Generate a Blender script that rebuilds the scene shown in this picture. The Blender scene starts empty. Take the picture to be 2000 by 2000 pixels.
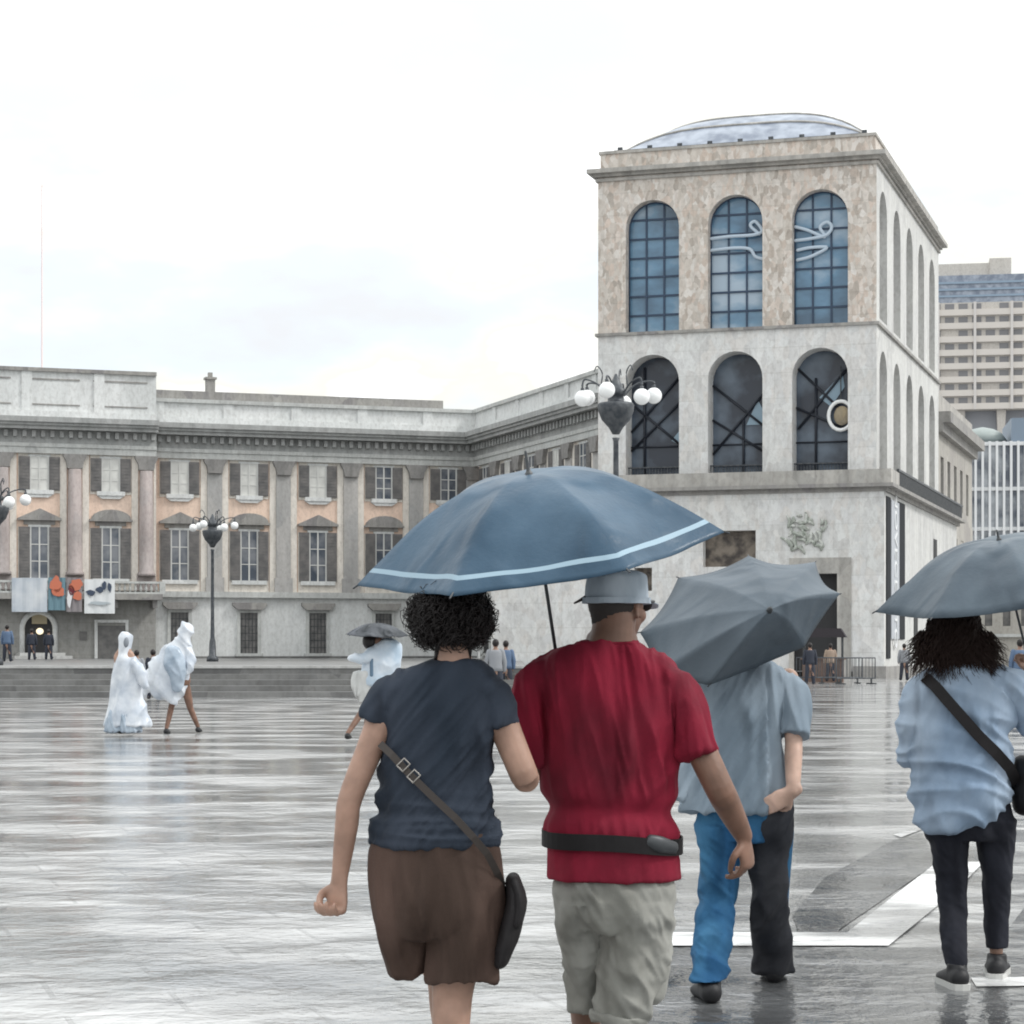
import bpy, bmesh, math, random
from mathutils import Vector, Matrix, noise
random.seed(7)
R = math.radians
V = Vector
S = bpy.context.scene
C = S.collection

# ------------------------------------------------------------------ camera
F = 4300.0; CAMH = 1.42; HY = 1270.0          # measured on the 2000 px photograph
cam = bpy.data.cameras.new('camera'); cam.sensor_width = 36; cam.lens = 36 * F / 2000
cam.shift_y = (HY - 1000) / 2000; cam.clip_end = 6000; cam.clip_start = 0.1
co = bpy.data.objects.new('camera', cam); C.objects.link(co)
co.location = (0, 0, CAMH); co.rotation_euler = (R(90), 0, 0); S.camera = co

# ------------------------------------------------------------------ sky and sun
SUN_EL, SUN_AZ = 45, 98                        # az clockwise from +Y (right, slightly ahead)
w = bpy.data.worlds.new('World'); S.world = w; w.use_nodes = True
nt = w.node_tree; nt.nodes.clear(); N = nt.nodes; L_ = nt.links
out = N.new('ShaderNodeOutputWorld')
sky = N.new('ShaderNodeTexSky'); sky.sky_type = 'NISHITA'; sky.sun_disc = False
sky.sun_elevation = R(SUN_EL); sky.sun_rotation = R(SUN_AZ); sky.dust_density = 3
b1 = N.new('ShaderNodeBackground'); b1.inputs[1].default_value = 0.1; L_.new(sky.outputs[0], b1.inputs[0])
tc = N.new('ShaderNodeTexCoord'); sep = N.new('ShaderNodeSeparateXYZ'); L_.new(tc.outputs['Generated'], sep.inputs[0])
mp = N.new('ShaderNodeMapping'); mp.inputs['Scale'].default_value = (1, 1, 2.3); mp.inputs['Rotation'].default_value = (0, 0.35, 0.2); mp.inputs['Location'].default_value = (-0.55, -0.07, -0.1)
L_.new(tc.outputs['Generated'], mp.inputs[0])
nz = N.new('ShaderNodeTexNoise'); nz.inputs['Scale'].default_value = 7; nz.inputs['Detail'].default_value = 5; nz.inputs['Roughness'].default_value = 0.5
L_.new(mp.outputs[0], nz.inputs[0])
cr = N.new('ShaderNodeValToRGB'); e = cr.color_ramp.elements
e[0].position = 0.36; e[0].color = (0.645, 0.66, 0.685, 1)
e[1].position = 0.6; e[1].color = (1.06, 1.08, 1.11, 1)
x = e.new(0.44); x.color = (0.665, 0.725, 0.765, 1)
x = e.new(0.52); x.color = (0.75, 0.74, 0.675, 1)
L_.new(nz.outputs[0], cr.inputs[0])
# overcast: brighter towards the zenith
m1 = N.new('ShaderNodeMapRange'); m1.inputs[1].default_value = 0.0; m1.inputs[2].default_value = 1.0
m1.inputs[3].default_value = 0.97; m1.inputs[4].default_value = 1.75; L_.new(sep.outputs[2], m1.inputs[0])
b2 = N.new('ShaderNodeBackground'); L_.new(cr.outputs[0], b2.inputs[0]); L_.new(m1.outputs[0], b2.inputs[1])
mx = N.new('ShaderNodeMixShader'); mx.inputs[0].default_value = 0.93
L_.new(b1.outputs[0], mx.inputs[1]); L_.new(b2.outputs[0], mx.inputs[2]); L_.new(mx.outputs[0], out.inputs[0])
sd = bpy.data.lights.new('sun', 'SUN'); sd.energy = 1.3; sd.angle = R(12); sd.color = (1, 0.98, 0.95)
so = bpy.data.objects.new('sun', sd); C.objects.link(so)
sv = V((math.sin(R(SUN_AZ)) * math.cos(R(SUN_EL)), math.cos(R(SUN_AZ)) * math.cos(R(SUN_EL)), math.sin(R(SUN_EL))))
so.rotation_euler = sv.to_track_quat('Z', 'Y').to_euler()
S.view_settings.view_transform = 'Standard'; S.view_settings.look = 'None'
S.view_settings.exposure = 0.45; S.view_settings.gamma = 1.0
S.render.engine = 'CYCLES'
S.cycles.max_bounces = 6
S.cycles.filter_width = 1.9

# ------------------------------------------------------------------ helpers
def W(px, py, Y):
    return V(((px - 1000) / F * Y, Y, CAMH - (py - HY) / F * Y))
def tag(o, label=None, cat=None, group=None, kind=None):
    if label: o['label'] = label
    if cat: o['category'] = cat
    if group: o['group'] = group
    if kind: o['kind'] = kind
    return o
def empty(name, loc=(0, 0, 0), rz=0):
    o = bpy.data.objects.new(name, None); C.objects.link(o); o.location = loc; o.rotation_euler = (0, 0, rz)
    o.empty_display_size = 0.2
    return o
def obj(name, bm, mats, parent=None, M=None, smooth=False, normals=True):
    if M is not None: bm.transform(M)
    if normals: bmesh.ops.recalc_face_normals(bm, faces=bm.faces)
    me = bpy.data.meshes.new(name); bm.to_mesh(me); bm.free()
    if not isinstance(mats, (list, tuple)): mats = [mats]
    for m in mats: me.materials.append(m)
    if smooth:
        for p in me.polygons: p.use_smooth = True
    o = bpy.data.objects.new(name, me); C.objects.link(o)
    if parent: o.parent = parent
    return o
def nb(): return bmesh.new()
def box(bm, x0, x1, y0, y1, z0, z1, mi=0):
    vs = [bm.verts.new(p) for p in ((x0,y0,z0),(x1,y0,z0),(x1,y1,z0),(x0,y1,z0),(x0,y0,z1),(x1,y0,z1),(x1,y1,z1),(x0,y1,z1))]
    for f in ((0,3,2,1),(4,5,6,7),(0,1,5,4),(1,2,6,5),(2,3,7,6),(3,0,4,7)):
        fc = bm.faces.new([vs[i] for i in f]); fc.material_index = mi
def prism(bm, pts, y0, y1, mi=0):
    """pts: outline in x,z ; extruded along y"""
    a = [bm.verts.new((p[0], y0, p[1])) for p in pts]; b = [bm.verts.new((p[0], y1, p[1])) for p in pts]
    fs = [bm.faces.new(a), bm.faces.new(list(reversed(b)))]
    n = len(pts)
    for i in range(n): fs.append(bm.faces.new((a[i], b[i], b[(i+1) % n], a[(i+1) % n])))
    for f in fs: f.material_index = mi
def frame_for(t, ref):
    a = ref - t * t.dot(ref)
    if a.length < 1e-4: a = V((0, 1, 0)) - t * t.y
    a.normalize(); return a, t.cross(a).normalized()
def tube(bm, pts, ref=V((1, 0, 0)), seg=16, sub=3, caps='round', mi=0, planar=False):
    """pts: list of (Vector, rx, ry). catmull-rom smoothed tapered tube"""
    P = [(V(p[0]), p[1], p[2] if len(p) > 2 else p[1]) for p in pts]
    Q = []
    n = len(P)
    for i in range(n - 1):
        p0, p1, p2, p3 = P[max(i-1, 0)], P[i], P[i+1], P[min(i+2, n-1)]
        for k in range(sub):
            t = k / sub; t2 = t*t; t3 = t2*t
            f = lambda a, b, c, d: 0.5 * ((2*b) + (c - a)*t + (2*a - 5*b + 4*c - d)*t2 + (3*b - a - 3*c + d)*t3)
            Q.append((f(p0[0], p1[0], p2[0], p3[0]), max(1e-4, f(p0[1], p1[1], p2[1], p3[1])), max(1e-4, f(p0[2], p1[2], p2[2], p3[2]))))
    Q.append(P[-1])
    T = []
    for i in range(len(Q)):
        d = Q[min(i+1, len(Q)-1)][0] - Q[max(i-1, 0)][0]
        T.append(d.normalized() if d.length > 1e-9 else V((0, 0, 1)))
    if planar: T = [V((0, 0, -1 if Q[-1][0].z < Q[0][0].z else 1))] * len(Q)
    secs = [(Q[i][0], Q[i][1], Q[i][2], T[i]) for i in range(len(Q))]
    if caps == 'round':
        r = min(Q[0][1], Q[0][2]); t = T[0]
        secs = [(Q[0][0] - t * r * math.sin(a), Q[0][1] * math.cos(a), Q[0][2] * math.cos(a), t) for a in (R(80), R(55), R(28))] + secs
        r = min(Q[-1][1], Q[-1][2]); t = T[-1]
        secs += [(Q[-1][0] + t * r * math.sin(a), Q[-1][1] * math.cos(a), Q[-1][2] * math.cos(a), t) for a in (R(28), R(55), R(80))]
    rings = []
    for c, rx, ry, t in secs:
        a, b = frame_for(t, ref)
        rings.append([bm.verts.new(c + a * rx * math.cos(2*math.pi*k/seg) + b * ry * math.sin(2*math.pi*k/seg)) for k in range(seg)])
    for i in range(len(rings) - 1):
        for k in range(seg):
            f = bm.faces.new((rings[i][k], rings[i][(k+1) % seg], rings[i+1][(k+1) % seg], rings[i+1][k])); f.material_index = mi; f.smooth = True
    f = bm.faces.new(list(reversed(rings[0]))); f.material_index = mi
    f = bm.faces.new(rings[-1]); f.material_index = mi
def ball(bm, c, rx, ry=None, rz=None, seg=14, M=None, mi=0):
    ry = ry or rx; rz = rz or rx
    g = bmesh.ops.create_uvsphere(bm, u_segments=seg, v_segments=max(6, seg // 2 + 2), radius=1)
    m = Matrix.Translation(c) @ (M.to_4x4() if M else Matrix()) @ Matrix.Diagonal((rx, ry, rz, 1))
    bmesh.ops.transform(bm, matrix=m, verts=g['verts'])
    for v in g['verts']:
        for f in v.link_faces: f.material_index = mi; f.smooth = True
def lathe(bm, prof, c=(0, 0, 0), seg=24, mi=0):
    """prof: list of (r,z) bottom to top"""
    c = V(c); rings = []
    for r, z in prof:
        rings.append([bm.verts.new(c + V((r*math.cos(2*math.pi*k/seg), r*math.sin(2*math.pi*k/seg), z))) for k in range(seg)])
    for i in range(len(rings)-1):
        for k in range(seg):
            f = bm.faces.new((rings[i][k], rings[i][(k+1) % seg], rings[i+1][(k+1) % seg], rings[i+1][k])); f.material_index = mi; f.smooth = True
    bm.faces.new(list(reversed(rings[0]))).material_index = mi; bm.faces.new(rings[-1]).material_index = mi
def fuse(name, bm, mat, parent, voxel=0.006, smooth=4, disp=None, factor=0.5):
    """one continuous skin out of overlapping closed shapes"""
    bmesh.ops.recalc_face_normals(bm, faces=bm.faces)
    me = bpy.data.meshes.new('tmp'); bm.to_mesh(me); bm.free()
    o = bpy.data.objects.new('tmp', me); C.objects.link(o)
    m = o.modifiers.new('r', 'REMESH'); m.mode = 'VOXEL'; m.voxel_size = voxel
    if smooth:
        s = o.modifiers.new('s', 'SMOOTH'); s.iterations = smooth; s.factor = factor
    dg = bpy.context.evaluated_depsgraph_get(); dg.update()
    me2 = bpy.data.meshes.new_from_object(o.evaluated_get(dg)); bpy.data.objects.remove(o)
    me2.name = name; me2.materials.clear()
    for q in (mat if isinstance(mat, (list, tuple)) else [mat]): me2.materials.append(q)
    if disp:
        ns = [v.normal.copy() for v in me2.vertices]
        for v, n in zip(me2.vertices, ns): v.co += n * disp(v.co, n)
    for p in me2.polygons: p.use_smooth = True; p.material_index = 0
    o = bpy.data.objects.new(name, me2); C.objects.link(o)
    if parent: o.parent = parent
    return o

# ------------------------------------------------------------------ materials
def mat(name, col, rough=0.7, spec=0.4, metal=0, **k):
    m = bpy.data.materials.new(name); m.use_nodes = True
    b = m.node_tree.nodes['Principled BSDF']
    b.inputs['Base Color'].default_value = (*col, 1); b.inputs['Roughness'].default_value = rough
    b.inputs['Specular IOR Level'].default_value = spec; b.inputs['Metallic'].default_value = metal
    for q, v in k.items(): b.inputs[q.replace('_', ' ')].default_value = v
    return m
def vary(m, c1, c2, scale=3, detail=6, lo=0.35, hi=0.65, stretch=(1, 1, 1), bump=0, bscale=None, coords='Object', rough=None, c3=None, rr=0.5):
    nt = m.node_tree; b = nt.nodes['Principled BSDF']
    t = nt.nodes.new('ShaderNodeTexCoord'); mp = nt.nodes.new('ShaderNodeMapping'); mp.inputs['Scale'].default_value = stretch
    nt.links.new(t.outputs[coords], mp.inputs[0])
    n = nt.nodes.new('ShaderNodeTexNoise'); n.inputs['Scale'].default_value = scale; n.inputs['Detail'].default_value = detail; n.inputs['Roughness'].default_value = rr
    nt.links.new(mp.outputs[0], n.inputs[0])
    r = nt.nodes.new('ShaderNodeValToRGB'); r.color_ramp.elements[0].position = lo; r.color_ramp.elements[0].color = (*c1, 1)
    r.color_ramp.elements[1].position = hi; r.color_ramp.elements[1].color = (*c2, 1)
    if c3: q = r.color_ramp.elements.new((lo + hi) / 2); q.color = (*c3, 1)
    nt.links.new(n.outputs[0], r.inputs[0]); nt.links.new(r.outputs[0], b.inputs['Base Color'])
    if bump:
        n2 = nt.nodes.new('ShaderNodeTexNoise'); n2.inputs['Scale'].default_value = bscale or scale * 3; n2.inputs['Detail'].default_value = 5
        nt.links.new(mp.outputs[0], n2.inputs[0])
        bp = nt.nodes.new('ShaderNodeBump'); bp.inputs['Strength'].default_value = 0.6; bp.inputs['Distance'].default_value = bump
        nt.links.new(n2.outputs[0], bp.inputs['Height']); nt.links.new(bp.outputs[0], b.inputs['Normal'])
    return m
def stone(name, cols, cell=1.6, rough=0.75, stain=0.3, blocks=None, zs=0.6):
    """mottled stone: voronoi cells coloured at random, broken up with noise and rain stains"""
    m = mat(name, cols[0], rough, 0.3); nt = m.node_tree; b = nt.nodes['Principled BSDF']; A = nt.nodes; K = nt.links
    t = A.new('ShaderNodeTexCoord'); mp = A.new('ShaderNodeMapping'); mp.inputs['Scale'].default_value = (1, 1, zs); K.new(t.outputs['Object'], mp.inputs[0])
    n0 = A.new('ShaderNodeTexNoise'); n0.inputs['Scale'].default_value = 1.7; n0.inputs['Detail'].default_value = 4; K.new(mp.outputs[0], n0.inputs[0])
    ad = A.new('ShaderNodeMixRGB'); ad.blend_type = 'ADD'; ad.inputs[0].default_value = 0.45; K.new(mp.outputs[0], ad.inputs[1]); K.new(n0.outputs['Color'], ad.inputs[2])
    v = A.new('ShaderNodeTexVoronoi'); v.inputs['Scale'].default_value = cell; K.new(ad.outputs[0], v.inputs['Vector'])
    s = A.new('ShaderNodeSeparateColor'); K.new(v.outputs['Color'], s.inputs[0])
    r = A.new('ShaderNodeValToRGB'); e = r.color_ramp.elements; e[0].color = (*cols[0], 1); e[0].position = 0.0; e[1].color = (*cols[-1], 1); e[1].position = 1.0
    for i, c in enumerate(cols[1:-1]): q = e.new((i + 1) / (len(cols) - 1)); q.color = (*c, 1)
    K.new(s.outputs[0], r.inputs[0])
    n1 = A.new('ShaderNodeTexNoise'); n1.inputs['Scale'].default_value = 5; n1.inputs['Detail'].default_value = 8; n1.inputs['Roughness'].default_value = 0.7; K.new(mp.outputs[0], n1.inputs[0])
    r1 = A.new('ShaderNodeValToRGB'); r1.color_ramp.elements[0].position = 0.33; r1.color_ramp.elements[0].color = (0.74, 0.73, 0.72, 1); r1.color_ramp.elements[1].position = 0.55; r1.color_ramp.elements[1].color = (1, 1, 1, 1)
    K.new(n1.outputs[0], r1.inputs[0])
    mu = A.new('ShaderNodeMixRGB'); mu.blend_type = 'MULTIPLY'; mu.inputs[0].default_value = 0.8; K.new(r.outputs[0], mu.inputs[1]); K.new(r1.outputs[0], mu.inputs[2])
    mp2 = A.new('ShaderNodeMapping'); mp2.inputs['Scale'].default_value = (1.3, 1.3, 0.12); K.new(t.outputs['Object'], mp2.inputs[0])
    n2 = A.new('ShaderNodeTexNoise'); n2.inputs['Scale'].default_value = 1.6; n2.inputs['Detail'].default_value = 6; K.new(mp2.outputs[0], n2.inputs[0])
    r2 = A.new('ShaderNodeValToRGB'); r2.color_ramp.elements[0].position = 0.35; r2.color_ramp.elements[0].color = (0.66, 0.66, 0.66, 1); r2.color_ramp.elements[1].position = 0.6; r2.color_ramp.elements[1].color = (1, 1, 1, 1)
    K.new(n2.outputs[0], r2.inputs[0])
    mu2 = A.new('ShaderNodeMixRGB'); mu2.blend_type = 'MULTIPLY'; mu2.inputs[0].default_value = stain; K.new(mu.outputs[0], mu2.inputs[1]); K.new(r2.outputs[0], mu2.inputs[2])
    last = mu2
    if blocks:
        sx = A.new('ShaderNodeSeparateXYZ'); K.new(t.outputs['Object'], sx.inputs[0])
        sm = A.new('ShaderNodeMath'); sm.operation = 'ADD'; K.new(sx.outputs[0], sm.inputs[0]); K.new(sx.outputs[1], sm.inputs[1])
        cx = A.new('ShaderNodeCombineXYZ'); K.new(sm.outputs[0], cx.inputs[0]); K.new(sx.outputs[2], cx.inputs[1])
        br = A.new('ShaderNodeTexBrick'); br.inputs['Scale'].default_value = 1; br.inputs['Brick Width'].default_value = blocks[0]; br.inputs['Row Height'].default_value = blocks[1]
        br.inputs['Mortar Size'].default_value = 0.03; br.inputs['Color1'].default_value = (1, 1, 1, 1); br.inputs['Color2'].default_value = (0.93, 0.93, 0.92, 1); br.inputs['Mortar'].default_value = (0.88, 0.88, 0.87, 1)
        K.new(cx.outputs[0], br.inputs['Vector'])
        mu3 = A.new('ShaderNodeMixRGB'); mu3.blend_type = 'MULTIPLY'; mu3.inputs[0].default_value = 1; K.new(mu2.outputs[0], mu3.inputs[1]); K.new(br.outputs[0], mu3.inputs[2]); last = mu3
    K.new(last.outputs[0], b.inputs['Base Color'])
    bp = A.new('ShaderNodeBump'); bp.inputs['Strength'].default_value = 0.5; bp.inputs['Distance'].default_value = 0.04; K.new(n1.outputs[0], bp.inputs['Height']); K.new(bp.outputs[0], b.inputs['Normal'])
    return m
M_ = {}
M_['warm'] = stone('warm_marble', [(0.58, 0.52, 0.465), (0.70, 0.65, 0.60), (0.46, 0.41, 0.365), (0.66, 0.56, 0.49), (0.74, 0.70, 0.66), (0.60, 0.54, 0.485)], 4.6, stain=0.25, blocks=(1.9, 1.15))
M_['pale'] = stone('pale_marble', [(0.67, 0.67, 0.67), (0.74, 0.745, 0.74), (0.64, 0.635, 0.63), (0.71, 0.69, 0.67), (0.76, 0.765, 0.76)], 2.6, stain=0.25, blocks=(2.6, 1.3))
M_['side'] = stone('side_marble', [(0.58, 0.58, 0.57), (0.64, 0.64, 0.62), (0.53, 0.53, 0.52)], 0.9, stain=0.3)
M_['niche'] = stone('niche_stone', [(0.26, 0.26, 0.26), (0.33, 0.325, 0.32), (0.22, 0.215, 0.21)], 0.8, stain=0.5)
M_['cornice'] = stone('cornice_stone', [(0.40, 0.39, 0.37), (0.48, 0.46, 0.43), (0.36, 0.35, 0.33)], 1.5, stain=0.6)
M_['trim'] = stone('dark_trim_stone', [(0.30, 0.29, 0.28), (0.36, 0.35, 0.33), (0.26, 0.25, 0.25)], 1.5, stain=0.5)
M_['palgrey'] = stone('palace_grey_stone', [(0.52, 0.535, 0.525), (0.57, 0.58, 0.565), (0.48, 0.49, 0.48)], 0.7, stain=0.35)
M_['pallight'] = stone('palace_light_plaster', [(0.68, 0.695, 0.69), (0.73, 0.74, 0.735), (0.64, 0.655, 0.65)], 0.5, stain=0.25)
M_['palfrieze'] = stone('palace_frieze_stone', [(0.37, 0.38, 0.375), (0.42, 0.425, 0.42), (0.34, 0.35, 0.345)], 0.9, stain=0.5)
M_['cream'] = stone('palace_cream_plaster', [(0.76, 0.71, 0.645), (0.80, 0.75, 0.685), (0.72, 0.68, 0.62)], 0.4, stain=0.25)
M_['peach'] = stone('palace_peach_plaster', [(0.80, 0.61, 0.50), (0.84, 0.65, 0.53), (0.76, 0.60, 0.50)], 0.35, stain=0.25)
M_['pil'] = stone('pilaster_stone', [(0.42, 0.415, 0.41), (0.48, 0.465, 0.45), (0.39, 0.39, 0.385)], 0.8, stain=0.4)
M_['pilpink'] = stone('pinkish_column_stone', [(0.40, 0.36, 0.35), (0.45, 0.39, 0.375), (0.36, 0.335, 0.33)], 0.8, stain=0.4)
M_['capital'] = stone('capital_stone', [(0.24, 0.235, 0.23), (0.31, 0.30, 0.29)], 3, stain=0.4)
M_['rust'] = stone('rusticated_grey', [(0.33, 0.325, 0.31), (0.38, 0.375, 0.36), (0.29, 0.29, 0.28)], 0.7, stain=0.4, blocks=(1.6, 0.55))
M_['step'] = stone('step_granite', [(0.17, 0.17, 0.17), (0.23, 0.23, 0.225), (0.14, 0.14, 0.14)], 0.8, stain=0.5, rough=0.3)
M_['stepedge'] = stone('step_edge_granite', [(0.46, 0.46, 0.45), (0.55, 0.55, 0.54)], 0.8, stain=0.3, rough=0.3)
M_['shutter'] = mat('grey_shutter_paint', (0.115, 0.11, 0.108), 0.6); vary(M_['shutter'], (0.12, 0.118, 0.118), (0.19, 0.18, 0.175), 2)
M_['pane'] = mat('window_pane', (0.10, 0.115, 0.14), 0.12, 0.6); vary(M_['pane'], (0.07, 0.085, 0.11), (0.2, 0.21, 0.23), 0.8, lo=0.4, hi=0.6)
M_['blind'] = mat('white_blind', (0.62, 0.62, 0.59), 0.5); vary(M_['blind'], (0.5, 0.5, 0.48), (0.68, 0.68, 0.65), 1.2)
M_['winframe'] = mat('white_window_frame', (0.6, 0.6, 0.58), 0.5)
M_['gwin'] = mat('dark_ground_window', (0.13, 0.13, 0.125), 0.5); vary(M_['gwin'], (0.1, 0.1, 0.1), (0.18, 0.175, 0.17), 2)
M_['metal'] = mat('dark_metal', (0.045, 0.05, 0.055), 0.45, 0.5, 0.3); vary(M_['metal'], (0.035, 0.04, 0.045), (0.075, 0.08, 0.085), 8)
M_['lampmetal'] = mat('lamp_cast_iron', (0.09, 0.10, 0.11), 0.5, 0.5, 0.2); vary(M_['lampmetal'], (0.035, 0.042, 0.052), (0.09, 0.097, 0.105), 6)
M_['globe'] = mat('opal_glass_globe', (0.85, 0.86, 0.86), 0.2, 0.5)
M_['glass'] = mat('blue_curtain_glass', (0.12, 0.19, 0.27), 0.08, 0.7)
vary(M_['glass'], (0.07, 0.13, 0.20), (0.36, 0.45, 0.54), 0.3, lo=0.36, hi=0.66, stretch=(1, 1, 1.6), c3=(0.13, 0.25, 0.37))
M_['mull'] = mat('navy_mullion', (0.03, 0.055, 0.10), 0.4)
M_['loggia'] = mat('dark_loggia_glass', (0.05, 0.065, 0.085), 0.25, 0.5); vary(M_['loggia'], (0.03, 0.038, 0.055), (0.12, 0.155, 0.2), 0.55, lo=0.42, hi=0.65)
M_['brace'] = mat('loggia_brace_metal', (0.018, 0.022, 0.032), 0.5)
M_['glassbit'] = mat('pale_blue_glass_sheet', (0.22, 0.32, 0.40), 0.15, 0.6)
M_['neon'] = mat('white_neon_tube', (0.36, 0.44, 0.52), 0.4); nb_ = M_['neon'].node_tree.nodes['Principled BSDF']; nb_.inputs['Emission Color'].default_value = (0.85, 0.93, 1, 1); nb_.inputs['Emission Strength'].default_value = 0.08
M_['roof'] = mat('vault_glass_roof', (0.30, 0.34, 0.42), 0.35, 0.5); vary(M_['roof'], (0.17, 0.20, 0.26), (0.36, 0.40, 0.47), 1.2, detail=8)
M_['roofgrey'] = mat('lead_roof', (0.3, 0.3, 0.3), 0.6); vary(M_['roofgrey'], (0.24, 0.24, 0.24), (0.33, 0.33, 0.325), 1)
M_['dark'] = mat('dark_interior', (0.03, 0.03, 0.032), 0.7)
M_['bronze'] = mat('dark_bronze', (0.10, 0.085, 0.07), 0.5, 0.5, 0.3); vary(M_['bronze'], (0.05, 0.042, 0.038), (0.2, 0.17, 0.14), 1.6, lo=0.4, hi=0.6)
M_['white'] = mat('white_paint', (0.72, 0.73, 0.74), 0.5)

# ------------------------------------------------------------------ ground
def ground_mat(name, c1, c2, c3, joints=True, wet=0.5, seed=0.0):
    m = mat(name, c1, 0.2, 0.5); nt = m.node_tree; A = nt.nodes; K = nt.links; b = A['Principled BSDF']
    b.inputs['IOR'].default_value = 1.75
    t = A.new('ShaderNodeTexCoord')
    n1 = A.new('ShaderNodeTexNoise'); n1.inputs['Scale'].default_value = 1.1; n1.inputs['Detail'].default_value = 8; n1.inputs['Roughness'].default_value = 0.66
    mpa = A.new('ShaderNodeMapping'); mpa.inputs['Scale'].default_value = (0.4, 1, 1); K.new(t.outputs['Object'], mpa.inputs[0]); K.new(mpa.outputs[0], n1.inputs[0])
    r = A.new('ShaderNodeValToRGB'); e = r.color_ramp.elements; e[0].position = 0.34; e[0].color = (*c1, 1); e[1].position = 0.66; e[1].color = (*c2, 1); q = e.new(0.5); q.color = (*c3, 1)
    K.new(n1.outputs[0], r.inputs[0])
    rot = A.new('ShaderNodeMapping'); rot.inputs['Rotation'].default_value = (0, 0, R(-17.7)); K.new(t.outputs['Object'], rot.inputs[0])
    br = A.new('ShaderNodeTexBrick'); br.inputs['Scale'].default_value = 1; br.inputs['Brick Width'].default_value = 0.95; br.inputs['Row Height'].default_value = 0.48; br.inputs['Mortar Size'].default_value = 0.012
    br.inputs['Color1'].default_value = (1, 1, 1, 1); br.inputs['Color2'].default_value = (0.62, 0.62, 0.62, 1); br.inputs['Mortar'].default_value = (0.35, 0.35, 0.35, 1); br.inputs['Bias'].default_value = -0.2
    K.new(rot.outputs[0], br.inputs['Vector'])
    mu = A.new('ShaderNodeMixRGB'); mu.blend_type = 'MULTIPLY'; mu.inputs[0].default_value = 0.45 if joints else 0.12; K.new(r.outputs[0], mu.inputs[1]); K.new(br.outputs[0], mu.inputs[2])
    K.new(mu.outputs[0], b.inputs['Base Color'])
    # wetness: puddled film against merely damp stone
    n2 = A.new('ShaderNodeTexNoise'); n2.inputs['Scale'].default_value = 0.9; n2.inputs['Detail'].default_value = 5; n2.inputs['Roughness'].default_value = 0.6
    mp2 = A.new('ShaderNodeMapping'); mp2.inputs['Location'].default_value = (13 + seed, 4, 0); mp2.inputs['Scale'].default_value = (0.45, 1, 1); K.new(t.outputs['Object'], mp2.inputs[0]); K.new(mp2.outputs[0], n2.inputs[0])
    rr = A.new('ShaderNodeMapRange'); rr.inputs[1].default_value = 0.44; rr.inputs[2].default_value = 0.56; rr.inputs[3].default_value = 0.06; rr.inputs[4].default_value = 0.05 + wet * 0.24
    K.new(n2.outputs[0], rr.inputs[0]); K.new(rr.outputs[0], b.inputs['Roughness'])
    # bump: uneven slabs (each tilted), rain rings and ripples
    n3 = A.new('ShaderNodeTexNoise'); n3.inputs['Scale'].default_value = 1.9; n3.inputs['Detail'].default_value = 6; n3.inputs['Roughness'].default_value = 0.55; K.new(t.outputs['Object'], n3.inputs[0])
    bp1 = A.new('ShaderNodeBump'); bp1.inputs['Strength'].default_value = 1; bp1.inputs['Distance'].default_value = 0.05; K.new(n3.outputs[0], bp1.inputs['Height'])
    n4 = A.new('ShaderNodeTexNoise'); n4.inputs['Scale'].default_value = 22; n4.inputs['Detail'].default_value = 3; K.new(t.outputs['Object'], n4.inputs[0])
    bp2 = A.new('ShaderNodeBump'); bp2.inputs['Strength'].default_value = 1; bp2.inputs['Distance'].default_value = 0.0012; K.new(n4.outputs[0], bp2.inputs['Height']); K.new(bp1.outputs[0], bp2.inputs['Normal'])
    bp3 = A.new('ShaderNodeBump'); bp3.inputs['Strength'].default_value = 0.6; bp3.inputs['Distance'].default_value = 0.004; K.new(br.outputs['Fac'], bp3.inputs['Height']); bp3.invert = True; K.new(bp2.outputs[0], bp3.inputs['Normal'])
    ms = A.new('ShaderNodeMapRange'); ms.inputs[1].default_value = 0.44; ms.inputs[2].default_value = 0.55; ms.inputs[3].default_value = 0.22; ms.inputs[4].default_value = 1.0
    K.new(n2.outputs[0], ms.inputs[0]); K.new(ms.outputs[0], bp1.inputs['Strength'])
    md = A.new('ShaderNodeMapRange'); md.inputs[1].default_value = 0.44; md.inputs[2].default_value = 0.55; md.inputs[3].default_value = 0.55; md.inputs[4].default_value = 1.0; K.new(n2.outputs[0], md.inputs[0])
    mm = A.new('ShaderNodeMixRGB'); mm.blend_type = 'MULTIPLY'; mm.inputs[0].default_value = 1; K.new(mu.outputs[0], mm.inputs[1]); K.new(md.outputs[0], mm.inputs[2]); K.new(mm.outputs[0], b.inputs['Base Color'])
    K.new(bp3.outputs[0], b.inputs['Normal'])
    return m
M_['ground'] = ground_mat('wet_paving', (0.19, 0.195, 0.197), (0.58, 0.58, 0.575), (0.40, 0.402, 0.40))
M_['bandlight'] = ground_mat('wet_white_stone', (0.68, 0.685, 0.685), (0.80, 0.805, 0.805), (0.75, 0.755, 0.755), False, 1.2, 3)
M_['banddark'] = ground_mat('wet_dark_stone', (0.08, 0.084, 0.088), (0.18, 0.185, 0.19), (0.13, 0.134, 0.138), True, 0.35, 7)
def sheet(name, pts, z, m):
    bm = nb(); bm.faces.new([bm.verts.new((p[0], p[1], z)) for p in pts]); o = obj(name, bm, m)
    if o.data.polygons[0].normal.z < 0: o.data.flip_normals()
    return tag(o, kind='structure')
sheet('ground', [(-2500, -60), (2500, -60), (2500, 5000), (-2500, 5000)], 0, M_['ground'])
def G(px, py): Y = CAMH * F / (py - HY); return ((px - 1000) / F * Y, Y)
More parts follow.
